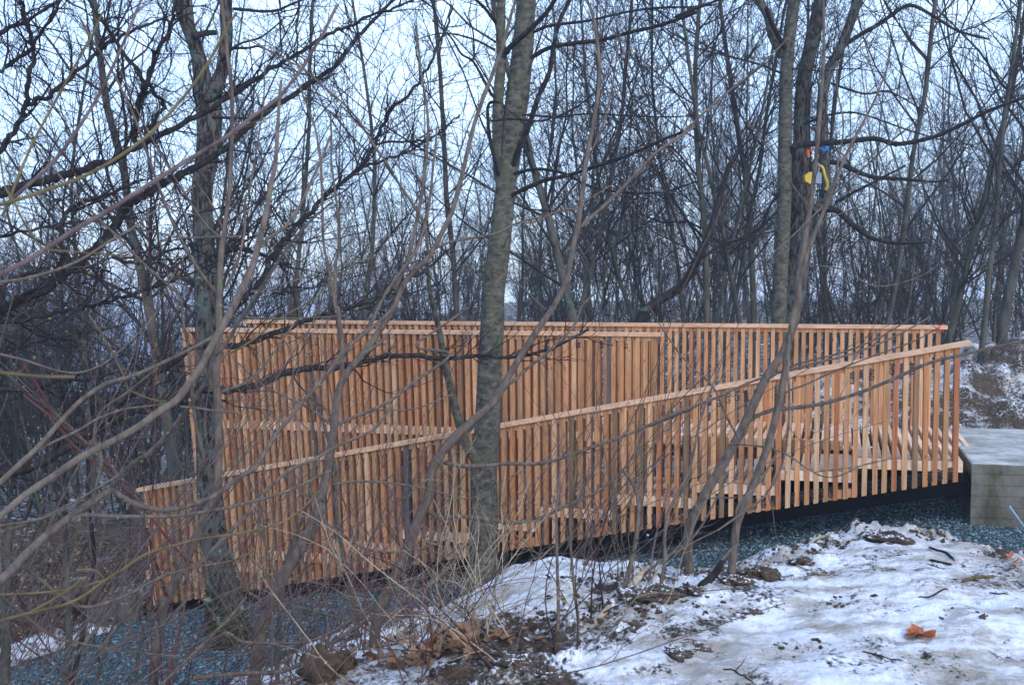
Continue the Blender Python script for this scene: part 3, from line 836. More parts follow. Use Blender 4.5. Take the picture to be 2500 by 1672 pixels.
# central smooth grey tree in front of the bridge
traced_tree('bare_tree', 'large smooth grey-green trunk rising in front of the middle of the footbridge', 'tree',
    [('P 1170,1492 1178,1450 1180,1336 1183,1250 1181,1150 1185,1113 1191,1018 1196,903 1200,826 1203,769 1204,714 1218,612 1227,530 1234,459 1246,380 1254,306 1267,204 1278,100 1285,0 1292,-120', 88, 40, 10.0, 10.4,
      [104, 82, 70, 68, 66, 64, 62, 60, 58, 57, 56, 52, 50, 50, 56, 56, 52, 48, 46, 42]),
     ('P 1228,470 1218,400 1215,310 1217,230 1224,150 1222,100 1223,50 1224,-60', 30, 20, 10.3, 10.2),
     ('Q 690,980 650,920 610,850 580,740 545,620 520,500 490,370 460,200 430,60 M 490,1400 480,1300 470,1200', 26, 8, 9.9, 9.0)],
    [('M 980,275 1060,230 1200,205 1300,195 1450,155 1600,120 1764,60 R 100,80 200,40 300,0 400,-60', 11, 6, 10.3, 9.2), ('M 985,155 1060,125 1250,100 1400,65 1560,40 1764,35 R 150,45 300,20', 8, 3, 10.3, 9.5),
     ('M 840,270 880,220 960,150 1040,70 1090,0', 15, 10, 10.2, 9.8), ('M 880,800 960,610 1010,460 1060,350 1080,230 1110,100 1160,0 1200,-80', 15, 8, 10.2, 9.8),
     ('M 820,840 790,730 770,620 770,500 830,490', 10, 7, 10.2, 9.9), ('M 780,580 880,570 1000,580 1060,570 1180,520 1300,430', 6, 3, 9.9, 9.6),
     ('M 870,940 950,900 1050,860 1150,840 1300,790 1450,740 1600,670 1764,610', 11, 6, 10.2, 9), ('M 880,835 1000,810 1130,830 1250,890 1400,920 1600,920 1764,870', 8, 4, 10.2, 9.4),
     ('M 805,110 760,50 710,0 650,-60', 9, 6, 10.1, 9.6), ('M 800,470 770,430 700,300 640,260 590,180 500,100', 8, 3, 10.1, 9.4), ('M 700,290 700,220 690,130 650,60', 5, 3, 9.7, 9.6),
     ('M 930,550 1100,560 1250,545 1450,555 1650,560 1764,550', 5, 3, 10, 9.5), ('M 950,1000 1100,1010 1250,960', 4, 2, 10, 9.6), ('M 800,240 700,190 560,160 420,190', 6, 2, 10, 9.5)],
    (M_grey, M_dark, M_twigdark), 1, dens=5.5, tw=(.2, .9), wob=.13, lvl=3, sides=20, t0=.35)

# rough bark tree at the left in front of the bridge
traced_tree('bare_tree', 'rough bark trunk with a mossy foot before the left end of the bridge', 'tree',
    [('P 575,1590 560,1530 548,1440 530,1380 520,1300 512,1200 508,1100 505,1000 504,900 504,796 502,700 500,612 495,530 494,459 505,380 515,306 517,250', 0, 0, 10.2, 10.6,
      [112, 92, 78, 70, 64, 60, 57, 55, 54, 53, 52, 51, 49, 48, 52, 56, 46]),
     ('P 515,255 500,200 488,150 469,92 450,45 434,0 415,-70', 38, 28, 10.6, 10.4), ('P 517,260 530,215 543,168 553,90 552,40 550,-60', 32, 28, 10.6, 10.6)],
    [('P 470,90 500,82 530,80', 16, 12, 10.4, 10.5), ('F 30,700 150,690 230,650 350,670 480,710 560,750 640,770', 14, 8, 10.5, 10), ('E 60,900 200,905 330,905 450,890', 8, 4, 10.5, 10.1),
     ('A 1500,780 1480,700 1490,600 1500,520', 5, 3, 10.4, 10), ('E 220,70 330,80 450,90 560,80 650,40 750,0', 8, 5, 10.4, 9.8), ('E 200,370 330,370 420,360 600,440', 7, 3, 10.5, 9.9),
     ('B 1450,250 1550,210 1650,190 1880,130', 6, 3, 10.4, 10), ('P 480,500 440,470 400,380 350,330', 7, 3, 10.4, 10.1), ('P 540,150 580,110 640,90 700,40', 7, 3, 10.5, 10)],
    (M_rough, M_dark, M_twigdark), 2, dens=6, tw=(.2, .9), wob=.16, lvl=3, sides=18, t0=.4)
# moss at its foot
mb = MB(); rg = np.random.default_rng(4)
for k in range(2200):
    a = rg.random() * 2 * math.pi; hgt = rg.random() ** 1.5 * .62
    c = at(565, 1560, 10.2); c2 = at(545, 1430, 10.25)
    t = hgt / .62; r = (.215 - .065 * t) + rg.normal() * .006
    q = c * (1 - t) + c2 * t + np.array([math.cos(a) * r, -abs(math.sin(a)) * r, rg.normal() * .01 - .03])
    s = .014 + .014 * rg.random()
    v = q + rg.normal(size=(4, 3)) * s
    mb.tris(v, [[0, 1, 2], [0, 2, 3], [0, 3, 1], [1, 3, 2]])
M_moss = bark('moss', (0.025, 0.040, 0.012), (0.075, 0.10, 0.035), (0.5, 0.53, 0.52), 0.60, 9, 0)
moss = mb.build('moss', M_moss, None, (0, 0, 0), False); tag(moss, 'green moss dusted with snow on the foot of the rough trunk', 'moss', kind='stuff')

# two trees behind the bridge, right
traced_tree('bare_tree', 'tall smooth greenish trunk behind the bridge with a long limb bending right', 'tree',
    [('P 1890,1080 1897,900 1901,785 1906,663 1914,510 1916,357 1919,204 1926,102 1939,0 1950,-80', 40, 28, 14.6, 14.8), ('R 610,270 560,170 540,80 490,0 460,-60', 24, 18, 14.8, 14.5)],
    [('R 635,740 660,705 740,690 900,680 1050,665 1150,690 1280,670 1400,630 1600,530 1764,470', 15, 7, 14.7, 13), ('R 620,230 560,120 530,40', 12, 10, 14.7, 14.2),
     ('R 600,350 500,310 350,270 200,230 100,160', 6, 3, 14.7, 14), ('R 650,330 800,340 950,330 1100,350', 4, 2, 14.7, 14), ('R 610,1100 480,1130 350,1190 200,1230', 5, 3, 14.7, 14.2)],
    (M_grey, M_dark, M_twigdark), 3, dens=3.5, tw=(.3, 1.3), wob=.1, lvl=3, sides=14, t0=.3)
traced_tree('bare_tree', 'rough lichened trunk with cut limbs behind the bridge that carries the yellow lamp', 'tree',
    [('P 1915,1080 1925,900 1926,785 1940,710 1947,663 1955,600 1957,510 1955,440 1957,400 1958,306 1962,204 1977,127 1993,51 2003,0 2015,-80', 0, 0, 15.3, 15.6,
      [60, 52, 48, 50, 54, 52, 52, 56, 50, 40, 38, 34, 34, 30, 28]),
     ('P 1985,515 1998,508 2016,505 2018,470 2012,380 2008,255 2018,190 2040,140 2059,102 2078,50 2096,0 2120,-60', 26, 22, 15.3, 15.0)],
    [('R 770,1010 860,1005 950,1080 1050,1145 1180,1165 1300,1160', 18, 5, 15.3, 14.5), ('R 790,780 870,780 960,820 1050,850 1150,855 1330,870 1400,860', 14, 5, 15.3, 14.5),
     ('R 860,970 950,920 1050,870 1200,790', 8, 4, 15.1, 14.6), ('R 860,250 960,180 1080,110 1180,40 1240,30 1350,90 1450,150 1600,190', 12, 5, 15.2, 14.4),
     ('R 700,600 800,560 900,540 1000,550 1200,620 1400,680', 6, 3, 15.4, 14.6), ('R 690,880 640,940 690,1030', 8, 6, 15.3, 15.2), ('R 840,400 1000,450 1120,440 1300,540', 6, 3, 15.2, 14.6)],
    (M_rough, M_dark, M_twigdark), 4, dens=3.5, tw=(.3, 1.3), wob=.13, lvl=3, sides=14, t0=.3)
# fallen / leaning lichened limb tree left of them
traced_tree('bare_tree', 'crooked mossy tree leaning right behind the middle of the bridge', 'tree',
    [('P 1500,1010 1560,790 1600,740 1660,700 1700,640 1735,560 1760,470 1790,380', 34, 10, 14.4, 15)],
    [('P 1640,715 1700,650 1720,600', 8, 5, 14.6, 14.4), ('P 1700,640 1760,600 1850,570 1890,545', 8, 4, 14.7, 14.5)],
    (M_dark, M_dark, M_twigdark), 5, dens=5, tw=(.3, 1.0), wob=.15, lvl=3, sides=10, t0=.3)

# dark lichened tree leaning in from the left: limbs cross the whole upper left
K = [('P -260,640 A -200,1560 0,1480 100,1440 300,1400 450,1350 600,1320 750,1270 900,1210 1050,1130 1200,1060 1400,940 1600,850 1800,720 E 400,600 600,470 750,400 900,290 1050,220 1110,200 1200,150 1400,80 1600,0', 25, 5, 7.2, 8.4),
     ('A 1040,1090 1030,1000 1050,850 1080,750 1150,560 1200,400 1270,270 1330,100 1350,0', 14, 8, 7.7, 7.4),
     ('P -250,820 B 0,955 150,890 300,820 450,730 500,690 650,560 780,460 870,330 930,220 1030,130 1150,60 A 1300,1390 1450,1320 1650,1190 1750,1120 E 300,1000 420,900 600,780 750,690 900,580 1000,500 1100,380 1200,250 1300,150 1440,0', 30, 7, 7.0, 8.6),
     ('P -240,830 B 0,1050 100,1050 280,1010 450,990 600,950 700,930 850,890 1050,830 1250,760 1400,700 1550,650 1750,540', 14, 4, 6.8, 8), ('B 640,940 720,820 780,690 800,650', 9, 5, 7.3, 7.2),
     ('P -240,1180 C 0,800 200,770 350,700 500,610 700,490 850,400 1000,330 1250,220 1500,170 V 650,530 860,490 1080,410 1350,390 1600,330 1900,310 2090,330 Q 700,300 850,320 1060,290 1200,250 1400,140', 28, 6, 7.2, 8.9),
     ('C 650,530 850,320 1050,130 1250,0 B 1280,1400 1500,1240 V 690,240 900,190 1130,100 F 850,1180 1000,1130 1150,1080 1300,1030 1400,1000 1550,880 1700,800 1880,650', 22, 5, 7.6, 8.8),
     ('A -60,260 0,240 150,190 250,130 400,40 450,0', 11, 6, 6.8, 7), ('A 200,800 350,740 450,670 550,590 700,460 800,370 950,270 1100,190 1300,150 1500,100', 12, 4, 7, 7.6),
     ('A -80,1250 0,1150 80,1050 170,880 200,760 230,560 245,400 220,220 170,50 150,0 130,-60', 14, 8, 6.9, 6.7), ('A -60,590 0,540 130,450 230,380 300,270 420,120 470,0', 10, 6, 6.9, 6.8),
     ('B -60,420 0,400 200,360 400,320 600,290 850,260 1100,210 1300,120', 8, 3, 7.1, 7.6), ('B 440,340 480,250 560,170 700,120 850,70 1000,0 A 1100,1380', 11, 5, 7.2, 7.6),
     ('B 450,350 480,450 530,560 560,640', 8, 6, 7.2, 7.2), ('B 860,560 1000,600 1080,610 1200,540 1400,480 1500,470', 10, 5, 7.5, 7.8), ('C -60,165 0,160 200,160 350,120 500,90 640,90 800,50 1000,0', 14, 5, 7.1, 7.6),
     ('F 200,1150 380,960 460,850 490,740 560,650 620,560 720,460 850,330 950,230 1030,170 E 1000,1440 1200,1270 1310,1100 1370,950 1430,830 1580,710 1680,570 1760,400 1850,200 1900,60', 15, 5, 8.6, 9.2),
     ('E 1310,1110 1500,1080 1680,1075 1800,1020 1880,950 1950,880', 6, 4, 9, 9), ('E 1230,1280 1380,1220 1550,1160 1650,1100 1750,1050 1850,960', 7, 4, 9, 9),
     ('A 680,0 760,130 860,270 960,420 1080,590 1180,700 1250,780 1230,850 1150,1000', 8, 10, 7.2, 7.6), ('A 500,0 640,80 800,180', 5, 3, 7, 7), ('A 1400,0 1330,200 1280,400', 5, 4, 7.4, 7.4),
     ('B 0,1300 200,1230 400,1180 600,1140 850,1100 1000,1050', 6, 3, 7.2, 7.4), ('B 0,900 60,760 200,690 330,650 480,620', 12, 5, 7, 7.3), ('F 200,700 60,800 0,860', 6, 3, 8, 8), ('E 570,0 575,200 590,380 560,450', 5, 3, 8, 8),
     ('E 720,0 710,200 720,340 700,480', 6, 4, 8, 8), ('E 0,780 150,740 300,640 450,570', 9, 6, 8, 8.2), ('F 0,740 200,640 400,560 560,520 760,420 900,300', 6, 3, 8, 8.4), ('F 500,1000 650,960 850,930 1000,820 1250,760', 5, 2, 8.2, 8.6)]
p_base = at(-420, 1500, 7.3)
traced_tree('bare_tree', 'dark lichened tree leaning in from beyond the left edge with crooked limbs', 'tree',
    [('P -470,1560 -430,1300 -330,1050 -240,820 -240,600 -260,300 -240,0', 90, 40, 7.4, 7.0)], K, (M_dark, M_dark, M_twigdark), 6, dens=17, tw=(.12, .8), wob=.23, trop=.015, lvl=3, sides=12, twr=.0042, ang=.8, up=.2, jit=.008,
    base=(p_base[0], p_base[1]), t0=.05)

# brown saplings in the foreground ------------------------------------------------
SAPM = (M_sap, M_sap, M_twig)
traced_tree('sapling', 'forked brown sapling leaning right in front of the central grey trunk', 'sapling',
    [('G 1270,1700 1310,1568 1370,1250 1400,1000 1480,820 1560,650 1650,450 1740,200 1830,0 Q 390,1080 450,950 520,860 600,780 680,710 800,600 900,430 1040,200 1180,0 M 1080,1470 1140,1350 1170,1200 1195,1090 1215,950 1240,750 1270,600 1300,400 1295,250 1270,80 1240,0 1220,-60', 29, 8, 6.4, 7.4,
      [30, 29, 27, 27, 26, 25, 24, 21, 18, 16, 15, 14, 13, 12, 11, 10, 9, 8, 8])],
    [('Q 540,870 640,790 760,650 850,540 1000,400 1150,280 1300,130 1345,30 M 1210,1470 1280,1400', 10, 5, 6.8, 7.1), ('M 1195,1100 1260,1040 1350,960 1450,860 1560,740 1660,670 1764,600 R 130,640 300,480 460,350 600,220 700,110', 9, 3, 7.1, 7.6),
     ('Q 480,990 600,1010 750,1010 900,995 1050,1000 1200,970 1400,900 1600,830 1750,770 1900,700 2091,630 Z 200,680 400,590 600,510 800,420 1100,330 1350,270 1600,170 1800,60', 10, 4, 6.8, 7.6),
     ('Q 350,1290 400,1310 450,1340 600,1335 750,1350 930,1375 1100,1340 1250,1270 1430,1190 1560,1100 1680,960 1760,780', 10, 5, 6.7, 7.2), ('Q 410,1080 300,1150 250,1210 190,1220 130,1170 80,1100', 5, 3, 6.7, 6.4),
     ('M 1040,1480 900,1350 800,1300', 4, 2, 7, 6.8), ('G 1560,690 1700,560 1880,310 1950,60', 6, 3, 6.5, 6.3), ('M 1200,1000 1100,1010 1000,1060 900,1070', 4, 3, 7, 6.8), ('M 1230,800 1330,560 1380,300 1400,150', 5, 3, 7.2, 7.2)],
    SAPM, 11, dens=3.0, tw=(.12, .7), wob=.07, trop=.05, lvl=2, base=(-.95, 5.9), buds=True, budsize=.006)
traced_tree('sapling', 'tall straight brown sapling beside the rough bark trunk at left', 'sapling',
    [('D 1400,1600 1450,1454 1500,1100 1540,850 1580,660 C 1480,1350 1560,1150 1640,970 1670,800 1675,500 1670,300 1660,100 1660,0 B 1680,1200 1680,900 1690,600 1705,430', 26, 15, 5.6, 6.0),
     ('B 1705,430 1730,250 1760,50 A 1760,1400 1775,1100 1775,700 1740,400 1720,200 1690,0 1670,-60', 11, 8, 6.0, 6.0)],
    [('B 1680,850 1600,760 1500,620 1390,430 1300,240 1210,0 A 1180,1330 1080,1040 1000,830 850,530 700,300 620,150', 9, 4, 6, 5.4), ('B 1700,420 1560,290 1370,0 A 1300,1300 1180,1090 1050,850 960,630 890,470', 6, 3, 6, 5.5),
     ('B 1720,800 1800,650 1870,380 A 1880,1500 E 330,1500 380,1250 420,1000 450,800 460,500', 7, 3, 6, 6.1), ('C 1630,920 1590,780 1540,600 1480,300 1470,100 B 1470,1500 1450,1300 1400,1040 1370,850 1200,700 1050,560 900,400 740,250 530,20 A 550,1450 400,1280 230,1050', 8, 4, 5.8, 5.0),
     ('B 1690,400 1400,410 1200,370 1040,350', 5, 3, 6, 5.6), ('B 1700,330 1620,150 1510,0 A 1440,1310', 5, 3, 6, 5.8), ('B 1690,410 1880,370 F 200,330 E 60,1500', 4, 2, 6, 6.2), ('C 1690,180 1880,110 V 840,440 920,350 1000,230 1120,70', 8, 4, 5.9, 6.1)],
    SAPM, 12, dens=2.6, tw=(.12, .6), wob=.07, trop=.05, lvl=2, base=(-1.75, 5.0), buds=True, budsize=.006)
traced_tree('sapling', 'stout brown sapling curving right between the rough trunk and the central tree', 'sapling',
    [('G 340,1720 390,1568 450,1200 520,930 620,720 730,530 850,330 950,100 V 1150,1500 1230,1330 1280,1150 1320,950 1350,750 1370,560 1430,420 1560,260 1650,130 1730,0 F 1520,930 1620,800 1730,690 1880,400 M 590,1030 640,850 700,600 760,430 830,250 870,100 900,0 920,-60', 32, 8, 6.0, 7.2,
      [33, 32, 31, 30, 28, 26, 24, 21, 18, 16, 15, 13, 12, 11, 10, 9, 8, 7])],
    [('V 1400,420 1395,200 1370,0 F 1060,1500 1030,1300 1000,1100 960,850 910,600 900,300 890,0 E 880,1200 850,1000 780,800 700,600 650,470', 11, 4, 6.4, 6.6), ('F 1000,1120 1000,800 1030,600 1010,300 970,0 E 970,1050 960,850', 8, 4, 6.5, 6.5),
     ('F 1240,1300 1380,1000 1520,800 1640,620 1720,300 1750,0 E 1770,1100 1775,980', 9, 5, 6.6, 6.8), ('F 1450,960 1550,750 1620,450 1680,100 E 1710,1000 1690,750 1650,520 1615,200', 11, 4, 6.7, 7),
     ('F 1710,680 1680,470 1560,260 1380,0 E 1450,1330 1300,1120 1160,900 1000,740 750,530 600,450 300,290', 7, 3, 6.8, 6.4), ('M 490,1200 600,1155 800,1120 900,1070 1050,1030 1200,980 1350,890', 7, 3, 6.8, 7.2),
     ('G 930,170 1000,270 1150,370 1300,460 1500,490 1750,460 1990,380', 8, 4, 6.2, 6.3), ('G 590,950 750,940 900,970 1200,1060 1450,1180 1700,1280 1900,1330 1990,1450', 7, 4, 6.1, 5.8), ('V 1350,770 1200,650 900,500 700,320', 6, 3, 6.3, 6),
     ('V 1380,740 1500,690 1700,600 1850,480 2091,300 Q 300,250 500,100 640,0', 9, 5, 6.3, 6.8), ('V 1380,740 1600,660 1850,650 2091,560', 5, 3, 6.3, 6.6), ('G 490,930 430,860 330,780 200,470', 9, 5, 6.1, 6.3), ('V 1340,1130 1500,1110 1700,1120 1900,1150 2091,1200 Q 500,1200 620,1220 750,1180 900,1080 1000,1040', 6, 2, 6.2, 6.6),
     ('F 1190,1470 1340,1370 1440,1250', 8, 4, 6.4, 6.5)],
    SAPM, 13, dens=2.8, tw=(.12, .65), wob=.07, trop=.05, lvl=2, base=(-1.75, 5.4), buds=True, budsize=.006)
hp = ground_hit(1681, 1400)
traced_tree('sapling', 'curved twin-limbed brown sapling on the crest left of the snow field', 'sapling',
    [('Z 425,1520 425,1500 420,1400 430,1260 520,1070 620,900 740,680 870,400 960,270 1040,50 R 690,1300 740,1000 770,750 790,500 805,250 805,0 805,-60', 24, 7, hp[1], hp[1] + .6, [27, 25, 24, 24, 23, 22, 21, 20, 18, 15, 13, 11, 10, 9, 8, 7, 6])],
    [('Z 730,690 800,630 900,590 1000,580 1200,550 1400,490 1600,410 1800,320 2000,270 2345,190 2420,150', 10, 7, hp[1] + .2, hp[1] - .6), ('Z 870,420 980,350 1100,310 1300,260 1500,180 1700,60 1760,0', 5, 3, hp[1], hp[1] - .4),
     ('Z 900,600 980,490 1100,440 1250,370 1450,290 1700,200 1850,120', 5, 3, hp[1], hp[1] - .4), ('Z 660,780 860,800 1000,850 1100,920 1200,970 1300,960 1430,900 1560,870', 5, 2, hp[1], hp[1] - .5),
     ('Z 430,1270 300,1120? '.replace('300,1120? ', '480,1110 700,1090'), 5, 3, hp[1], hp[1] - .2), ('R 740,1000 650,880 560,740 430,570', 5, 3, hp[1] + .5, hp[1]), ('R 740,990 850,930 1000,800 1150,660 1300,540', 5, 3, hp[1] + .5, hp[1]),
     ('Z 720,770 640,620 560,450 400,300 260,100 200,0', 5, 3, hp[1], hp[1] - .3)],
    SAPM, 14, dens=2.6, tw=(.12, .7), wob=.08, trop=.04, lvl=2, buds=True, budsize=.006, t0=.3)
hp2 = ground_hit(1786, 1402)
traced_tree('sapling', 'slanting brown sapling right of the curved one, crossing the sloping hand rail', 'sapling',
    [('Z 660,1530 670,1510 700,1250 780,1050 870,820 930,600 980,350 1000,180 R 710,1280 770,1100 840,930 900,770 960,650 1040,500 1090,380 1120,290', 20, 5, hp2[1], hp2[1] + .4, [21, 20, 20, 19, 18, 17, 15, 13, 12, 10, 8, 7, 5, 4])],
    [('R 820,1000 870,800 900,600 870,430 870,300', 5, 3, hp2[1] + .3, hp2[1] + .4), ('R 790,1060 1000,980 1200,900 1300,870', 4, 2, hp2[1] + .3, hp2[1]), ('Z 1000,160 990,330 1000,480 990,750 940,950 840,1100 700,1200 600,1270', 6, 5, hp2[1], hp2[1] - .2),
     ('R 760,1270 900,1290 1050,1370 1250,1330 1400,1240', 4, 2, hp2[1] + .2, hp2[1]), ('R 800,990 600,1180 500,1250', 4, 2, hp2[1] + .2, hp2[1])],
    SAPM, 15, dens=2.4, tw=(.12, .7), wob=.08, trop=.04, lvl=2, buds=True, budsize=.006, t0=.3)
# thinner stems at the crest
THIN = [('dark bent sapling rising from the tip of the snow pile', 'H 1250,930 1260,900 1310,720 1350,550 1375,350 1370,180 1320,60 1270,0', 14, 8, M_sap),
        ('thin grey stem standing before the gravel left of the curved sapling', 'H 1540,860 1540,850 1570,650 1570,470 1600,300 1680,130 1750,0 Z 480,700 530,530 600,350', 10, 5, M_sap),
        ('pinkish thin stem left of the thin grey stem', 'H 1450,840 1480,620 1510,450 1560,280 1600,100', 6, 4, M_twig),
        ('upright brown stem in the middle of the snow pile front', 'H 780,1250 790,1000 785,800 780,600 775,300 790,150 800,0', 10, 5, M_sap),
        ('mossy thin stem behind the left side of the snow pile', 'H 940,1120 900,800 880,500 880,200 920,0 Q 1300,880 1290,700', 8, 4, M_olive),
        ('slim dark stem on the right flank of the snow pile', 'H 1030,1085 1040,800 1080,560 1130,380 1180,200', 5, 3, M_twigdark),
        ('slim dark stem on the top of the snow pile', 'H 1120,1020 1105,850 1090,680 1080,560', 5, 3, M_twigdark)]
for i, (lab, tr, a, b_, mm) in enumerate(THIN):
    px = parse(tr)[0]; h_ = ground_hit(px[0], px[1])
    traced_tree('sapling', lab, 'sapling', [(tr, a, b_, h_[1], h_[1] + .3)], [(tr, 2, 1.5, h_[1], h_[1] + .3)], (mm, mm, M_twig), 30 + i, dens=7, tw=(.1, .5), wob=.14, trop=.05, lvl=3, sides=7, t0=.3, twr=.0022, up=.2)
h_ = ground_hit(1529, 1431)
traced_tree('dead_branch', 'broken pale dead branch propped up from the crest with a long thin shoot', 'branch', [('H 1040,1110 1070,1100 1200,960 1310,860 1400,750 1440,700 1441,699', 15, 13, h_[1] - .5, h_[1], [14, 17, 18, 19, 19, 18, 1])],
            [('H 1310,880 1450,730 1650,580 1800,460 1950,200 2030,0', 8, 4, h_[1], h_[1] + .2), ('H 1640,600 1800,510 1960,430 2090,350', 5, 3, h_[1], h_[1] + .1)], (M_pale, M_sap, M_twig), 41, dens=1, lvl=1, tw=(.05, .2), sides=9)
h_ = ground_hit(1720, 1428)
traced_tree('tree_stump', 'dark broken stump with one shoot at the foot of the slanting sapling', 'stump', [('H 1840,860 1850,840 1930,760 2000,650 2001,640', 22, 12, h_[1], h_[1], [26, 22, 19, 17, 4])],
            [('H 1990,650 2050,580 2103,520 Z 700,1150 830,1000 930,830', 8, 5, h_[1], h_[1] + .1)], (M_dark, M_sap, M_twig), 42, dens=1, lvl=1, tw=(.05, .2), sides=9)
h_ = ground_hit(1550, 1465)
traced_tree('dead_branch', 'short thick pale stick sticking up out of the crest soil', 'branch', [('H 1335,935 1340,940 1430,1010 1510,1060 1600,1110', 13, 12, h_[1] + .05, h_[1] - .25, [3, 13, 14, 13, 8])], [], (M_pale, M_sap, M_twig), 43, dens=0)

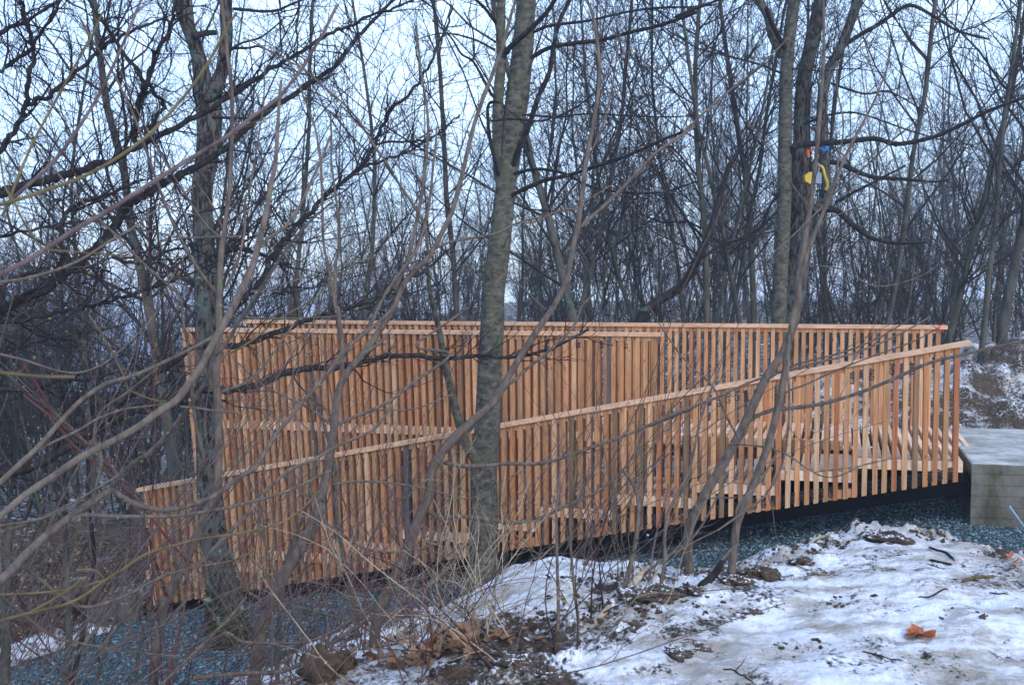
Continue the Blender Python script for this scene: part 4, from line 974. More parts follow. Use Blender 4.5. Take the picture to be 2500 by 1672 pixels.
# near shoots at the left, out of focus close to the lens: one shrub per root
NEAR = (M_sap, M_sap, M_twig)
NEARO = (M_olive, M_olive, M_olive)
NEARR = (M_red, M_red, M_red)
SH = [('greyish thick shoot sweeping up from the left edge in front of the bridge end', NEAR,
       [('C -100,1220 0,1130 200,960 400,830 600,690 850,560 1050,450 1200,340 1350,240 1450,110 1530,0 F 100,1310 200,1130 290,950 370,770 410,620 470,380 510,150 540,0 E 560,950 575,720 585,620', 17, 8, 3.0, 4.4, [16, 17, 18, 17, 18, 19, 19, 18, 15, 12, 9, 7])],
       [('C 1380,290 1500,300 1650,320 1820,335', 6, 3, 3.6, 3.7), ('F 370,740 450,600 640,460 760,260 830,100 880,0 E 960,1050', 9, 5, 4.1, 4.6), ('F 350,980 500,950 700,890 850,850', 4, 3, 4, 4.2)]),
      ('long brown shoot forking at a scarred node left of the bridge end', NEAR,
       [('C -40,1660 60,1568 250,1370 450,1200 600,1090 750,990 860,920', 24, 17, 3.6, 4.2)],
       [('C 860,930 950,990 1050,1040 1200,1080 1350,1070 1500,1030 1650,970 1800,850 1880,800 V 840,1030 950,850 1050,720 1150,600 1300,430 1400,290 1500,200 1650,80 1730,0', 14, 8, 4.2, 5.0),
        ('C 860,900 1000,740 1150,640 1300,480 1450,290 1600,50 F 60,1500 150,1400 250,1230 400,1000 550,770 700,560 850,400 970,300', 13, 5, 4.2, 3.2), ('C 700,1030 780,700 720,560 740,400 800,300 950,200 1050,120 1200,0', 8, 5, 4.1, 4.0)]),
      ('low nearly level shoot from the left crossing the lower rail end', NEAR,
       [('C 550,1160 640,1120 900,1130 1200,1130 1400,1120 1650,1080 1880,1030 V 600,1290 900,1220 1100,1150 1330,1040', 11, 6, 4.0, 4.5)],
       [('C 0,1250 250,1170 530,1040 800,880 1000,760', 9, 5, 3.8, 4.2), ('C 0,1200 300,1150 530,1060 620,1010', 6, 4, 3.8, 4)]),
      ('brown shoot climbing from the left edge towards the upper rail end', NEAR,
       [('C -120,980 0,870 150,730 300,590 450,420 600,260 750,150 850,100 1000,60 1150,0 B 1300,1340 1500,1240 1700,1130', 15, 7, 3.4, 4.0)], [('C 150,710 350,590 600,470 750,380 950,310 1100,290 1270,270', 7, 4, 3.5, 3.9)]),
      ('near blurred olive shoot rising steeply over the upper left', NEARO,
       [('A -100,1600 0,1568 200,1510 400,1440 600,1370 850,1240 1080,1080 1250,920 1450,690 1600,470 1750,200 1810,100', 13, 8, 2.3, 2.9)], [('B 340,500 600,520 970,550', 6, 4, 2.6, 2.7), ('B -30,1430 0,1440 300,1470 570,1475', 10, 9, 1.9, 2.0)]),
      ('long blurred brown shoot crossing the upper left diagonally', (M_twig, M_olive, M_olive),
       [('B -100,740 0,690 200,590 330,510 600,330 800,220 1000,90 A 1180,1390 1320,1300 1500,1190 1700,1070 1880,950 E 200,1020 400,870 550,760 650,650 750,520 820,400 900,270 970,130 1010,50', 13, 7, 2.6, 3.4)],
       [('B 330,510 200,320 100,120 40,20 A 0,1200', 6, 4, 2.8, 2.9)]),
      ('steep shoot with a bud tip at the upper left edge', NEARO, [('A 20,1650 60,1568 130,1380 250,1100 400,820 550,550 700,280 790,90', 10, 6, 3.0, 3.3)], []),
      ('reddish steep shoot beside the bud-tipped one at upper left', (M_twig, M_red, M_red), [('A 60,1568 120,1500 400,1250 600,980 750,740 870,500 1000,200 1080,0 1100,-60', 10, 6, 3.1, 3.5)], []),
      ('curved grey shoot at mid height by the left edge', NEAR, [('B -60,765 0,750 200,720 450,650 650,560 850,430 1000,350', 8, 6, 3.8, 4.2)], [('B 0,1300 200,1350 450,1430 620,1440 800,1370 920,1270 1100,1100 1200,980', 6, 3, 3.6, 4), ('B 1000,350 1150,230 1300,140 1500,10', 5, 3, 4.2, 4.4)]),
      ('red stemmed dogwood shoot bending down across the left rail end', NEARR,
       [('C 180,-60 200,0 330,200 430,400 520,540 620,640 750,740 900,870 1000,960 1150,1130 1300,1320 1430,1470', 6, 7, 4.2, 4.8)], [('C 180,200 330,320 480,430 620,540 700,600', 5, 4, 4.2, 4.3), ('C 620,540 770,650 860,780 900,870', 5, 4, 4.3, 4.5)]),
      ('bright red stem hanging over the lower left rail end', NEARR, [('D 1400,-40 1410,0 1460,200 1530,420 1590,600', 8, 8, 5.0, 5.2)], []),
      ('thin red stem running down to the gravel past the left sapling', NEARR, [('D 1590,1500 1620,1300 1700,1000 1760,700 1790,400 1800,0 C 1440,1200 1420,1090', 8, 4, 5.0, 5.3)], []),
      ('grey shoot sloping down right from the left edge over the leaf litter', NEAR, [('D -60,70 0,130 180,300 350,420 550,580 730,700', 9, 9, 3.8, 4.1)], [('D 730,700 900,700 1200,600 1400,490 1600,400 1850,330 2200,270 2345,220 G 200,570 400,480', 8, 4, 4.1, 4.6)]),
      ('long thin shoot curving over the gravel at lower left', NEAR, [('D -60,540 0,600 200,760 400,920 560,1010 800,1060 1100,1110 1400,1150 1700,1180 1900,1210 2050,1190', 8, 4, 3.9, 4.8)], []),
      ('olive blurred shoot sweeping from the lower left towards the rail', NEARO, [('D -80,860 0,840 300,760 600,690 800,600 990,460 1200,330 1400,200 1700,110 1900,60 2345,0 G 200,350 400,310 600,260 750,170 850,80 920,0', 11, 6, 2.9, 4.0)], [('D 10,590 400,570 700,530 1000,450', 7, 6, 3.4, 3.5), ('D 300,750 500,640 680,520 780,440', 8, 7, 2.6, 2.6), ('D 1000,450 940,380 850,350 740,355', 7, 6, 3.3, 3.2), ('D 1880,90 1930,200 1970,330 1980,480', 5, 3, 4, 4)]),
      ('bluish grey shoot rising right across the lower slats at left', NEAR, [('D 1480,1500 1700,1290 1950,1050 2080,920 2200,800 2345,620', 8, 7, 4.6, 4.9)], [('G -60,600 0,540 200,330 400,120 480,0 V 870,1210 1060,1040 1200,980 1400,870 1600,780 1720,620', 11, 6, 4.6, 5.2), ('G 0,1220 100,1180 180,1140 300,1215 500,1225 800,1220 1000,1150 1200,1030 1400,870 1530,730', 9, 5, 4.8, 5.4)]),
      ('low shoot with a peeled pale end along the bottom left', NEAR, [('G -100,1510 0,1500 300,1470 600,1460 800,1380 1000,1250 1250,1080 1500,960 1700,820 1860,730 1990,600 2050,540', 12, 8, 4.8, 5.6)], [('G 740,1190 820,1080 915,950', 5, 4, 5, 5)]),
      ('thin dry shoots hanging over the left rail corner', NEARO, [('F 180,1460 350,1360 550,1200 700,1110 830,1040 1000,880 1150,760 1330,710', 7, 3, 4, 4.4)], [('F 210,1170 600,1185 1060,1165', 5, 4, 4, 4.3), ('B 680,1000 800,1180 900,1370 980,1560', 6, 4, 3.8, 3.9), ('C 1000,170 1150,230 1290,260', 5, 4, 3.8, 3.8), ('C 980,160 930,0', 5, 4, 3.8, 3.8)])]
for i, (lab, mm, tr, lm) in enumerate(SH):
    if mm is NEARO: tr = [(a[0], a[1] * .75, a[2] * .75, *a[3:]) for a in tr]; lm = [(a[0], a[1] * .8, a[2] * .8, *a[3:]) for a in lm]
    e = traced_tree('shrub_shoot', lab, 'shoot', tr, lm, mm, 60 + i, dens=1.6 if i < 16 else 2.5, tw=(.06, .38), wob=.06, trop=.05, lvl=1, buds=True, sides=9, twr=.0020, budsize=.0045, t0=.2, up=.5)
    del_ = None

# many fine shoots springing from the slope at the left
def shoots(label, base, n, lo, hi, aim, spread, mt, seed, rad=.0047, droop=-.012):
    rg = np.random.default_rng(seed); b0 = np.array([base[0], base[1], gz(*base)])
    st = b0 + rg.normal(size=(n, 3)) * [.18, .25, 0]
    d = norm(np.array(aim) + rg.normal(size=(n, 3)) * spread)
    ln = lo + (hi - lo) * rg.random(n)
    P, R = grow(st, d, ln, rad * (.7 + .6 * rg.random(n)), 22, .035, droop, rg, .35)
    e = thing('shrub', b0, label, 'shrub'); mb = MB(); mb.tubes(P, R, 7); mb.build('stems', mt[0], e, b0)
    mb = MB(); idx, s1, d1, r1, t = children(P, R, rg.integers(4, 8, n), .25, .97, .6, rg, .5)
    P1, R1 = grow(s1, d1, (.25 + .8 * rg.random(len(t))) * (1.2 - .6 * t), r1 * .6, 10, .05, .02, rg, .4); mb.tubes(P1, R1, 5)
    idx, s2, d2, r2, t = children(P1, R1, rg.poisson(2.2, len(P1)), .2, .95, .7, rg, .3)
    P2, R2 = grow(s2, d2, .08 + .3 * rg.random(len(t)), r2 * .65, 6, .08, .02, rg, .45); mb.tubes(P2, R2, 4)
    mb.build('crown', mt[1], e, b0)
    tp = np.vstack([P[:, -1], P1[:, -1], P2[:, -1]]); td = np.vstack([P[:, -1] - P[:, -2], P1[:, -1] - P1[:, -2], P2[:, -1] - P2[:, -2]])
    k = rg.random(len(tp)) < .6; bm_ = MB(); bud_mesh(bm_, tp[k], td[k], .0055 * (.6 + .6 * rg.random(k.sum()))); bm_.build('buds', M_bud, e, b0)
shoots('spray of grey-brown shoots fanning up from the lower left corner', (-2.5, 4.6), 26, 2.2, 3.6, (.45, .05, 1), .28, (M_sap, M_twig), 501)
shoots('spray of brown shoots leaning right at the far left edge', (-3.3, 5.4), 28, 2.2, 4.0, (.7, .1, .9), .30, (M_twig, M_twig), 502)
shoots('thin reddish shoots rising between the straight sapling and the left edge', (-2.0, 5.8), 18, 1.8, 3.2, (.1, .0, 1), .32, (M_red, M_twig), 503, .0042)
shoots('thin brown shoots rising behind the stout curving sapling', (-1.4, 6.8), 22, 1.6, 3.2, (.25, 0, 1), .32, (M_twig, M_twig), 504, .0045)
shoots('fine dark shoots rising at the foot of the forked sapling', (-.6, 7.0), 14, 1.2, 2.6, (.15, 0, 1), .35, (M_twig, M_twigdark), 505, .0038)
shoots('fine twigs leaning right between the central trunk and the snow pile', (.1, 7.6), 10, 1.0, 2.4, (.35, 0, .9), .38, (M_twig, M_twig), 506, .0036)

shoots('slim crossing shoots leaning left from the foot of the stout sapling', (-1.2, 5.6), 12, 1.8, 3.0, (-.35, 0, 1), .3, (M_sap, M_twig), 507, .0045)
shoots('long slim shoots leaning right above the snow pile across the slats', (.3, 7.2), 10, 1.6, 3.4, (.75, .1, .8), .3, (M_sap, M_twig), 508, .0045)

# vertical stems at lower left and mid
LOW = [('D 40,1454 60,1000 60,700 70,400 80,100 C 100,1150', 26, 18, 9.2, 'grey trunk standing at the lower left edge of the photo', M_bg), ('D 620,1454 650,1200 660,900 655,700 640,300 630,0', 21, 12, 9.0, 'straight grey stem on the gravel at lower left', M_bg),
       ('D 680,1454 740,1200 790,950 820,750 870,500 900,300 880,0 C 690,1100 680,800 660,650', 14, 8, 6.5, 'dark leaning stem right of the straight grey stem at lower left', M_twigdark),
       ('D 900,1454 980,1200 1060,950 1120,700 1180,450 1220,150', 10, 6, 8.5, 'thin leaning stem on the gravel below the left rail corner', M_bg), ('D 1300,1454 1330,1100 1400,850 1460,500 1480,200', 9, 6, 8.8, 'thin stem in front of the black beam at the left end', M_bg),
       ('G 590,1568 590,1200 620,900 680,500 800,200 870,0 V 1180,1250 1230,900 1180,560', 12, 5, 8.6, 'thin grey stem behind the stout brown sapling', M_bg),
       ('G 1240,1000 1200,850 1150,600 1080,300 1060,0 V 1350,1000 1230,560 1200,400', 13, 6, 9.6, 'bluish thin trunk before the slats left of the central tree', M_grey),
       ('G 420,1000 450,780 500,620 480,300 450,100', 5, 3, 8.2, 'wiry stem in front of the left slats', M_twig), ('G 1310,1020 1290,700 1230,450 1150,150 1100,0', 5, 3, 8.8, 'wiry stem right of the bluish thin trunk', M_twig)]
for i, (tr, a, b_, Y, lab, mm) in enumerate(LOW):
    P, R = line(tr, a, b_, Y, Y + .3)
    traced_tree('sapling', lab, 'sapling', [(tr, a, b_, Y, Y + .3)], [(tr, 2, 1, Y, Y + .3)], (mm, mm, M_twigdark if i < 5 else M_twig), 90 + i, dens=6, tw=(.15, .8), wob=.1, trop=.04, lvl=3, sides=8,
                base=(P[0][0] - .03, Y - .05), t0=.2, twr=.0030)

# bramble and dry shoots around the foot of the central tree --------------------
def bramble(label, px, py, n, hgt, mt, seed, spread=.3, rad=.0028, out=.6, group=None):
    rg = np.random.default_rng(seed); b0 = ground_hit(px, py)
    st = np.stack([b0[0] + rg.normal(size=n) * spread, b0[1] + rg.normal(size=n) * spread * .8, np.zeros(n)], 1); st[:, 2] = terrain(st[:, 0], st[:, 1]) - .02
    a = rg.random(n) * 6.28
    d = norm(np.stack([np.cos(a) * out, np.sin(a) * out, .6 + .6 * rg.random(n)], 1))
    ln = hgt * (.5 + .7 * rg.random(n))
    P, R = grow(st, d, ln, np.full(n, rad), 12, .10, -.045, rg, .4)
    e = thing('bramble', b0, label, 'bramble', group)
    mb = MB(); mb.tubes(P, R, 5); mb.build('stems', mt, e, b0)
    idx, s1, d1, r1, t = children(P, R, np.full(n, 5), .2, .95, .8, rg, .2)
    P1, R1 = grow(s1, d1, .1 + .3 * rg.random(len(t)), r1 * .6, 5, .18, 0, rg, .4)
    mb = MB(); mb.tubes(P1, R1, 3)
    idx, s2, d2, r2, t = children(P1, R1, rg.poisson(1.2, len(P1)), .2, .9, .8, rg, .1)
    if len(t):
        P2, R2 = grow(s2, d2, .04 + .12 * rg.random(len(t)), r2 * .7, 4, .2, 0, rg, .5); mb.tubes(P2, R2, 3)
    mb.build('crown', mt, e, b0)
    return e
bramble('tangle of pale dry arching stems at the foot of the central grey tree', 1110, 1540, 20, 1.1, M_pale, 1, .30, .0040)
bramble('reddish brown tangle over the heap of dead leaves', 1090, 1600, 18, 1.0, M_red, 2, .3, .0035)
bramble('dry tan tangle right of the foot of the central grey tree', 1200, 1560, 12, 1.0, M_pale, 3, .28, .0036)
bramble('brown tangle left of the heap of dead leaves', 960, 1600, 14, .9, M_twig, 4, .4, .0036)
bramble('dark arching bramble over the left side of the snow pile', 1290, 1560, 9, 1.1, M_twigdark, 5, .3, .0040, .9)
bramble('olive twiggy bush between the central tree and the snow pile', 1400, 1470, 9, 1.7, M_olive, 6, .25, .0034, .25)
bramble('fine grey twiggy bush behind the snow pile', 1500, 1400, 14, 1.5, M_twig, 7, .3, .0030, .3)
bramble('dark wiry bramble on the leaf litter at bottom left centre', 720, 1640, 16, 1.0, M_twigdark, 8, .5, .0036)
bramble('pinkish dry shoots before the black beam left of centre', 900, 1530, 9, 1.2, M_pale, 9, .4, .0030)
bramble('brown thicket at the lower left on the leaf bank', 240, 1540, 22, 2.0, M_twig, 10, .6, .0050, .5)
bramble('dark thicket at the far lower left', 60, 1500, 22, 2.2, M_twigdark, 11, .6, .0055, .5)

# ------------------------------------------------------------------ ground cover and small things
rg = np.random.default_rng(77)
OCT = np.array([[1, 0, 0], [-1, 0, 0], [0, 1, 0], [0, -1, 0], [0, 0, 1], [0, 0, -1]], float)
OF = np.array([[0, 2, 4], [2, 1, 4], [1, 3, 4], [3, 0, 4], [2, 0, 5], [1, 2, 5], [3, 1, 5], [0, 3, 5]])
def scatter_pts(n, x0, x1, y0, y1, chan, lo):
    out = []
    while sum(map(len, out)) < n:
        x = x0 + (x1 - x0) * rg.random(60000); y = y0 + (y1 - y0) * rg.random(60000)
        h, z = terrain(x, y, True)
        k = (z[:, chan] > lo) if chan < 3 else lo(x, y, z)
        out.append(np.stack([x, y, h], 1)[k])
        if len(out) > 40: break
    return np.concatenate(out)[:n]
def stones(P, s0, s1, flat=.7):
    n = len(P); sz = s0 + (s1 - s0) * rg.random(n) ** 2
    V = OCT[None] * (.6 + .7 * rg.random((n, 6, 1))) + rg.normal(size=(n, 6, 3)) * .18
    q = rg.normal(size=(n, 3, 3)); Q, _ = np.linalg.qr(q); V = np.einsum('nij,nkj->nki', Q, V)
    V = V * sz[:, None, None]; V[:, :, 2] *= flat; V += (P + np.array([0, 0, .2 * s0]))[:, None]
    F_ = OF[None] + (np.arange(n) * 6)[:, None, None]
    mb = MB(); mb.tris(V.reshape(-1, 3), F_.reshape(-1, 3)); return mb
def isl(name, stops, rough=.85):
    m, nt, b = mat(name, rough, .25); ge = nt.nodes.new('ShaderNodeNewGeometry')
    r = ramp(nt, stops); nt.links.new(ge.outputs['Random Per Island'], r.inputs[0]); nt.links.new(r.outputs[0], b.inputs['Base Color']); return m
M_stone = isl('crushed_blue_grey_stone', [(0, (.05, .085, .10)), (.45, (.12, .19, .21)), (.85, (.20, .28, .30)), (1, (.30, .37, .38))])
P = scatter_pts(62000, -6, 7.5, 6.2, 13.5, 1, .6)
tag(stones(P, .008, .020).build('gravel', M_stone, None, (0, 0, 0), False), 'blue-grey crushed gravel under and before the footbridge', 'gravel', kind='stuff')
M_leaf = isl('dead_leaf', [(0, (.05, .03, .02)), (.4, (.13, .075, .045)), (.8, (.22, .14, .085)), (1, (.34, .25, .17))], .7)
def leaves(P, s0, s1):
    n = len(P); s = s0 + (s1 - s0) * rg.random(n); a = rg.random(n) * 6.28
    prof = np.array([[-1, 0, 0], [-.35, .5, .22], [.4, .45, .15], [1, 0, .25], [.4, -.45, .2], [-.35, -.5, .1], [0, 0, 0]])
    V = prof[None] * s[:, None, None] * (1 + .3 * rg.normal(size=(n, 7, 1)) * [1, 1, 1.5])
    tl = rg.normal(size=(n, 2)) * .5
    V[:, :, 2] += V[:, :, 0] * tl[:, :1] + V[:, :, 1] * tl[:, 1:]
    c, sn = np.cos(a), np.sin(a); x = V[:, :, 0] * c[:, None] - V[:, :, 1] * sn[:, None]; y = V[:, :, 0] * sn[:, None] + V[:, :, 1] * c[:, None]
    V[:, :, 0] = x; V[:, :, 1] = y; V += (P + [0, 0, .012])[:, None]
    T = np.array([[0, 5, 6], [5, 4, 6], [4, 3, 6], [3, 2, 6], [2, 1, 6], [1, 0, 6]])
    mb = MB(); mb.tris(V.reshape(-1, 3), (T[None] + (np.arange(n) * 7)[:, None, None]).reshape(-1, 3)); return mb
def litter_ok(x, y, z):
    d = edge_dist(x, y)
    return (z[:, 1] < .3) & (d > .5) & (((x < -.6) | ((x < 1.0) & (rg.random(len(x)) < .06))))
P = scatter_pts(9000, -8.5, 1, 4, 14.5, 3, litter_ok)
tag(leaves(P, .014, .034).build('leaf_litter', M_leaf, None, (0, 0, 0), False), 'brown dead leaves scattered on the slope and the left bank', 'leaf litter', kind='stuff')
M_crumb = isl('soil_crumb', [(0, (.03, .022, .015)), (.6, (.09, .065, .045)), (.9, (.16, .12, .09)), (1, (.6, .6, .6))], .95)
def crumb_ok(x, y, z):
    d = edge_dist(x, y); cl = fbm(x * 3, y * 3, 3)
    return ((np.abs(d - .1) < .35) & (rg.random(len(x)) < .8) & (cl > -.1)) | ((d < 0) & (d > -3) & (cl > .33) & (rg.random(len(x)) < .25))
P = scatter_pts(3800, -1.5, 5, 2.3, 8, 3, crumb_ok)
tag(stones(P, .005, .028, .8).build('soil_crumbs', M_crumb, None, (0, 0, 0), False), 'dark soil crumbs along the crest and on the snow', 'soil', kind='stuff')

def lump(name, label, cat, p, r, m, seed, flat=.7, sink=.25, detail=3, amp=.35, group=None):
    rr = np.random.default_rng(seed); n = 40; mlat = 24
    th = np.linspace(0, math.pi, mlat); ph = np.linspace(0, 2 * math.pi, n + 1)[:-1]
    T, Ph = np.meshgrid(th, ph, indexing='ij')
    off = rr.random(2) * 50
    X = np.sin(T) * np.cos(Ph); Y_ = np.sin(T) * np.sin(Ph); Z = np.cos(T)
    k = 1 + amp * (fbm(X * 1.6 + off[0] + Z, Y_ * 1.6 + off[1] - Z, 4)) + amp * .75 * fbm(X * 5 + off[1] + Z * 4, Y_ * 6 + off[0] + Z * 3, 2)
    V = np.stack([X * k * r[0], Y_ * k * r[1], Z * k * r[2]], -1) + p + np.array([0, 0, r[2] * (1 - 2 * sink)])
    i = np.arange(mlat - 1)[:, None] * n + np.arange(n)[None]; j = np.arange(mlat - 1)[:, None] * n + (np.arange(n)[None] + 1) % n
    mb = MB(); mb.quads(V.reshape(-1, 3), np.stack([i, i + n, j + n, j], -1).reshape(-1, 4))
    o = mb.build(name, m, None, p); o.location = p
    return tag(o, label, cat, group)
def snowy(name, c1, c2, thr=.86):
    m, nt, b = mat(name, .9, .2)
    g_ = noise(nt, coords(nt), 22, 6, .7); r = ramp(nt, [(.3, c1), (.7, c2)]); nt.links.new(g_, r.inputs[0])
    ge = nt.nodes.new('ShaderNodeNewGeometry'); s = nt.nodes.new('ShaderNodeSeparateXYZ'); nt.links.new(ge.outputs['Normal'], s.inputs[0])
    k = math_(nt, 'ADD', s.outputs[2], math_(nt, 'MULTIPLY', math_(nt, 'SUBTRACT', noise(nt, coords(nt), 60, 6, .8), .5), 2.0))
    mr = nt.nodes.new('ShaderNodeMapRange'); nt.links.new(k, mr.inputs[0]); mr.inputs[1].default_value = thr; mr.inputs[2].default_value = thr + .12
    nt.links.new(mix(nt, mr.outputs[0], r.outputs[0], (.85, .86, .88)), b.inputs['Base Color'])
    bump(nt, b, g_, .8, .02); return m
M_clod = snowy('snow_dusted_soil', (.03, .022, .016), (.12, .09, .065), .93)
M_brownrock = snowy('snow_dusted_brown_rock', (.05, .035, .022), (.15, .10, .065), 1.02)
M_greyrock = snowy('mossy_grey_rock', (.07, .075, .05), (.17, .16, .13), 1.0)
M_bigleaf = plain('curled_brown_leaves', (.24, .13, .065), .75, 0, .45, 12)
CL = [(1255, 1625, .06, 'snow-dusted soil clod at the bottom beside the bramble'), (1555, 1455, .07, 'dark soil clod beside the short pale stick'), (1600, 1448, .065, 'broad dark clod right of the short pale stick'),
      (1320, 1640, .035, 'small dark clod between two others at the bottom of the crest'), (1350, 1655, .045, 'rounded clod lowest on the crest near the bottom edge'), (1690, 1440, .06, 'dark clod at the foot of the curved sapling'),
      (1810, 1507, .028, 'small round clod alone on the snow, upper left one of two'), (1838, 1490, .03, 'dark round stone alone on the middle of the snow'), (2268, 1595, .028, 'small dark stone on the snow below the orange leaves'),
      (1860, 1400, .07, 'lumpy clod on the crest right of the stump'), (2160, 1310, .08, 'dark earthy clod under the highest snow hump'), (2190, 1320, .06, 'earthy clod right of the dark one under the snow hump'),
      (1960, 1365, .045, 'tan stone on the crest right of the lumpy clod'), (1800, 1420, .06, 'dark clod just right of the broken stump'), (1650, 1597, .05, 'half buried clod in the snow in the foreground'), (1695, 1582, .045, 'half buried clod right of the first one in the foreground snow')]
for i, (px, py, r, lab) in enumerate(CL):
    p = ground_hit(px, py + 8); lump('soil_clod' if 'stone' not in lab else 'stone', lab, 'clod' if 'stone' not in lab else 'stone', p, (r * 1.35, r, r * .62), M_clod, 200 + i, sink=.42, amp=1.0)
p = ground_hit(798, 1650); lump('rock', 'square brown rock dusted with snow at the bottom left of centre', 'rock', p, (.11, .09, .11), M_brownrock, 300, sink=.3, amp=.8)
p = ground_hit(330, 1500); lump('rock', 'flat mossy rock left of the low end of the black beam', 'rock', p + [0, .3, 0], (.42, .3, .2), M_greyrock, 301, amp=.5)
p = ground_hit(265, 1530); lump('rock', 'brown mossy rock at the edge of the gravel on the left', 'rock', p + [0, .2, 0], (.3, .25, .22), M_greyrock, 302, amp=.5)
p = ground_hit(200, 1475); lump('rock', 'rounded rock under the brown thicket at the left', 'rock', p, (.3, .25, .2), M_brownrock, 303, amp=.5)
p = ground_hit(1480, 1480)
# heap of dead leaves
def leaf_heap(label, px, py, n, r, size, m):
    b0 = ground_hit(px, py); c = rg.normal(size=(n, 3)) * [r, r * .7, 0]; hh = np.clip(1 - (c[:, 0] / r / 2) ** 2, 0, 1) * r * .45 * rg.random(n)
    P = b0 + c; P[:, 2] = terrain(P[:, 0], P[:, 1]) + hh
    mb = leaves(P, size * .7, size * 1.3); o = mb.build('leaf_heap', m, None, b0, False); o.location = b0; return tag(o, label, 'leaf heap')
leaf_heap('heap of large curled brown leaves under the red bramble', 1075, 1590, 200, .16, .034, M_bigleaf)
M_oleaf = plain('orange_brown_leaf', (.42, .12, .04), .6, 0, .4, 25)
def big_leaf(label, px, py, s, n, m=None):
    b0 = ground_hit(px, py); P = b0 + rg.normal(size=(n, 3)) * [s * .8, s * .5, 0]; P[:, 2] = terrain(P[:, 0], P[:, 1]) + .01
    o = leaves(P, s * .8, s * 1.1).build('fallen_leaf', m or M_oleaf, None, b0, False); o.location = b0; return tag(o, label, 'leaf')
big_leaf('crumpled orange-brown leaf lying on the snow in the foreground', 2240, 1562, .048, 7)
big_leaf('small red leaf on the muddy snow below the gravel at the right edge', 2470, 1362, .03, 2)
big_leaf('red-brown leaf at the right edge of the muddy snow', 2487, 1388, .04, 3)
# sticks on the snow
STK = [('thin dark forked twig lying on the snow at bottom centre', 'P 1765,1642 1790,1640 1805,1650 1825,1662 1840,1672', 4, M_twigdark), ('thin twig lying on the snow below the orange leaf', 'P 2105,1596 2140,1603 2170,1610 2205,1618', 4, M_twigdark),
       ('pale stick lying on the crest before the gravel', 'P 1973,1335 1990,1320 2012,1316 2025,1314', 8, M_pale), ('thin pale splinter on the snow near the crest', 'P 1915,1362 1945,1385 1985,1398 2020,1404', 4, M_pale),
       ('dark stick on the muddy snow under the gravel edge', 'P 2268,1337 2290,1345 2310,1355 2330,1372', 6, M_twigdark), ('second dark stick below the first on the muddy snow', 'P 2270,1368 2300,1375 2325,1380', 6, M_twigdark),
       ('mossy bent stick on the muddy snow', 'P 2350,1425 2380,1418 2405,1412 2430,1414', 9, M_olive), ('curved dark twig bordering the snow hollow', 'P 2242,1460 2270,1462 2300,1450 2315,1442', 4, M_twigdark),
       ('short dark stick at the right on the snow', 'P 2415,1455 2440,1457 2460,1454', 4, M_twigdark), ('brown stick lying flat on the crest soil', 'P 1500,1530 1530,1525 1560,1528 1580,1526', 7, M_sap),
       ('brown stick at the foot of the propped dead branch', 'P 1350,1590 1390,1570 1440,1545 1470,1525', 6, M_sap), ('straw coloured stalk lying on the snow in the foreground', 'P 2055,1433 2085,1436 2110,1435', 3, M_pale)]
for lab, tr, w, mm in STK:
    px = parse(tr); pts = np.array([ground_hit(a, b) for a, b in px]); pts[:, 2] = terrain(pts[:, 0], pts[:, 1])
    P = smooth_line(pts, 4); R = np.full(len(P), w / 2 * pts[0, 1] / F); P[:, 2] = np.maximum(P[:, 2], terrain(P[:, 0], P[:, 1])) + R * .6; R[-1] *= .3; R[0] *= .6
    mb = MB(); mb.tubes([P], [R], 7)
    if 'fork' in lab:
        q = P[len(P) // 3]; Q = np.array([q, q + [.04, .05, .01], q + [.07, .06, .05]]); mb.tubes([Q], [[R[1] * .8, R[1] * .6, R[1] * .2]], 5)
    o = mb.build('stick', mm, None, pts[0]); o.location = pts[0]; tag(o, lab, 'stick')

# ------------------------------------------------------------------ lamp, cord and plug in the lamp tree
TY = 14.9
def ribbon(pts, w, m, name, parent, origin, sides=8):
    P = smooth_line(np.array([at(TILE2[0] + a / TILE2[2], TILE2[1] + b / TILE2[2], TY + c) for a, b, c in pts]), 4)
    mb = MB(); mb.tubes([P], [np.full(len(P), w / 2 * TY / F)], sides); return mb.build(name, m, parent, origin)
TILE2 = (1850, 250, 5.2267)
p_l = at(1990, 440, TY)
lamp = thing('work_lamp', p_l, 'yellow framed work lamp hanging in the rough tree behind the bridge', 'lamp')
mb = MB()
q = [(600, 935), (665, 885), (700, 900), (700, 1055), (605, 1005)]
fr = [at(1850 + a / 5.2267, 250 + b / 5.2267, TY - .12) for a, b in q]; bk = [v + np.array([0, .12, 0]) for v in fr]
mb.tris(fr + bk, [[0, 1, 2], [0, 2, 3], [0, 3, 4], [5, 7, 6], [5, 8, 7], [5, 9, 8]] + [[i, 5 + (i + 1) % 5, (i + 1) % 5] for i in range(5)] + [[i, 5 + i, 5 + (i + 1) % 5] for i in range(5)])
mb.build('housing', M_yellow, lamp, p_l, False)
mb = MB(); q = [(715, 880), (820, 900), (815, 1040), (715, 1030)]
fr = [at(1850 + a / 5.2267, 250 + b / 5.2267, TY - .10) for a, b in q]; mb.hexa([*[v for v in fr], *[v + np.array([0, .07, 0]) for v in fr]]); mb.build('glass', M_glass, lamp, p_l, False)
ribbon([(780, 805, -.1), (825, 830, -.12), (845, 890, -.13), (865, 960, -.13), (885, 1020, -.12), (885, 1080, -.1), (865, 1115, -.08)], 7, M_yellow, 'handle', lamp, p_l)
ribbon([(690, 880, 0), (690, 790, 0), (740, 740, 0), (840, 700, .1), (870, 620, .1)], 7, M_rubber, 'hanger', lamp, p_l)
ribbon([(740, 1135, 0), (820, 1120, 0), (880, 1150, 0)], 5, M_rubber, 'stand_foot', lamp, p_l)
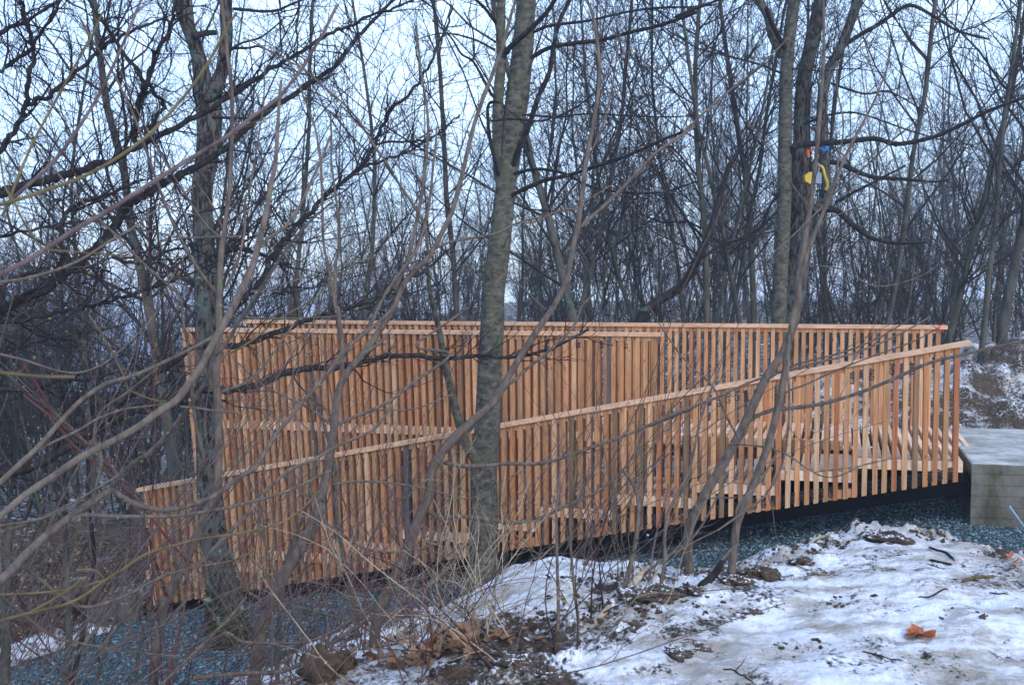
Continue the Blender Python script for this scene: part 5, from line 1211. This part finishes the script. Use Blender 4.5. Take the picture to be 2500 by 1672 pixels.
ribbon([(640, 860, 0), (600, 960, .0), (590, 1100, 0.0), (560, 1280, .0), (525, 1500, 0), (500, 1700, 0), (490, 2300, 0)], 2.6, M_rubber, 'cable', lamp, p_l, 5)
p_c = at(2010, 355, TY)
cord = thing('blue_cord', p_c, 'bright blue cord knotted round the limb above the yellow lamp', 'cord')
ribbon([(880, 485, -.1), (862, 520, -.12), (865, 570, -.1), (885, 600, -.12), (900, 570, -.1), (885, 500, -.1)], 4.5, M_blue, 'loop', cord, p_c)
ribbon([(900, 600, -.1), (850, 600, -.12), (780, 590, -.1), (700, 605, -.1)], 3.5, M_blue, 'strand', cord, p_c)
ribbon([(890, 600, -.1), (850, 620, -.12), (838, 655, -.1)], 4, M_blue, 'tail', cord, p_c)
ribbon([(890, 590, -.1), (905, 620, -.12), (895, 645, -.1)], 4, M_blue, 'tail', cord, p_c)
p_o = at(1974, 372, TY)
pg = thing('orange_plug', p_o, 'orange plug dangling from the end of the blue cord', 'plug')
ribbon([(665, 560, -.1), (680, 600, -.1), (690, 640, -.1)], 6, M_orange, 'strap', pg, p_o)
ribbon([(635, 610, -.1), (638, 660, -.1), (645, 705, -.1)], 10, M_orange, 'plug_body', pg, p_o)
ribbon([(645, 705, -.1), (630, 750, -.1), (626, 790, -.1)], 2, M_rubber, 'pigtail', pg, p_o, 5)

# ------------------------------------------------------------------ haze
mb = MB()
mb.hexa([(-667, -32, -14), (667, -32, -14), (667, 112, -14), (-667, 112, -14), (-667, -32, 18), (667, -32, 18), (667, 112, 18), (-667, 112, 18)])
m = bpy.data.materials.new('haze'); m.use_nodes = True; nt = m.node_tree; nt.nodes.clear()
pv = nt.nodes.new('ShaderNodeVolumePrincipled'); pv.inputs['Color'].default_value = (.78, .90, 1.0, 1); pv.inputs['Density'].default_value = HAZE = 0.0023
pv.inputs['Anisotropy'].default_value = 0.3
ou = nt.nodes.new('ShaderNodeOutputMaterial'); nt.links.new(pv.outputs[0], ou.inputs['Volume'])
hz = mb.build('haze', m, None, (0, 0, 0), False); tag(hz, kind='stuff')
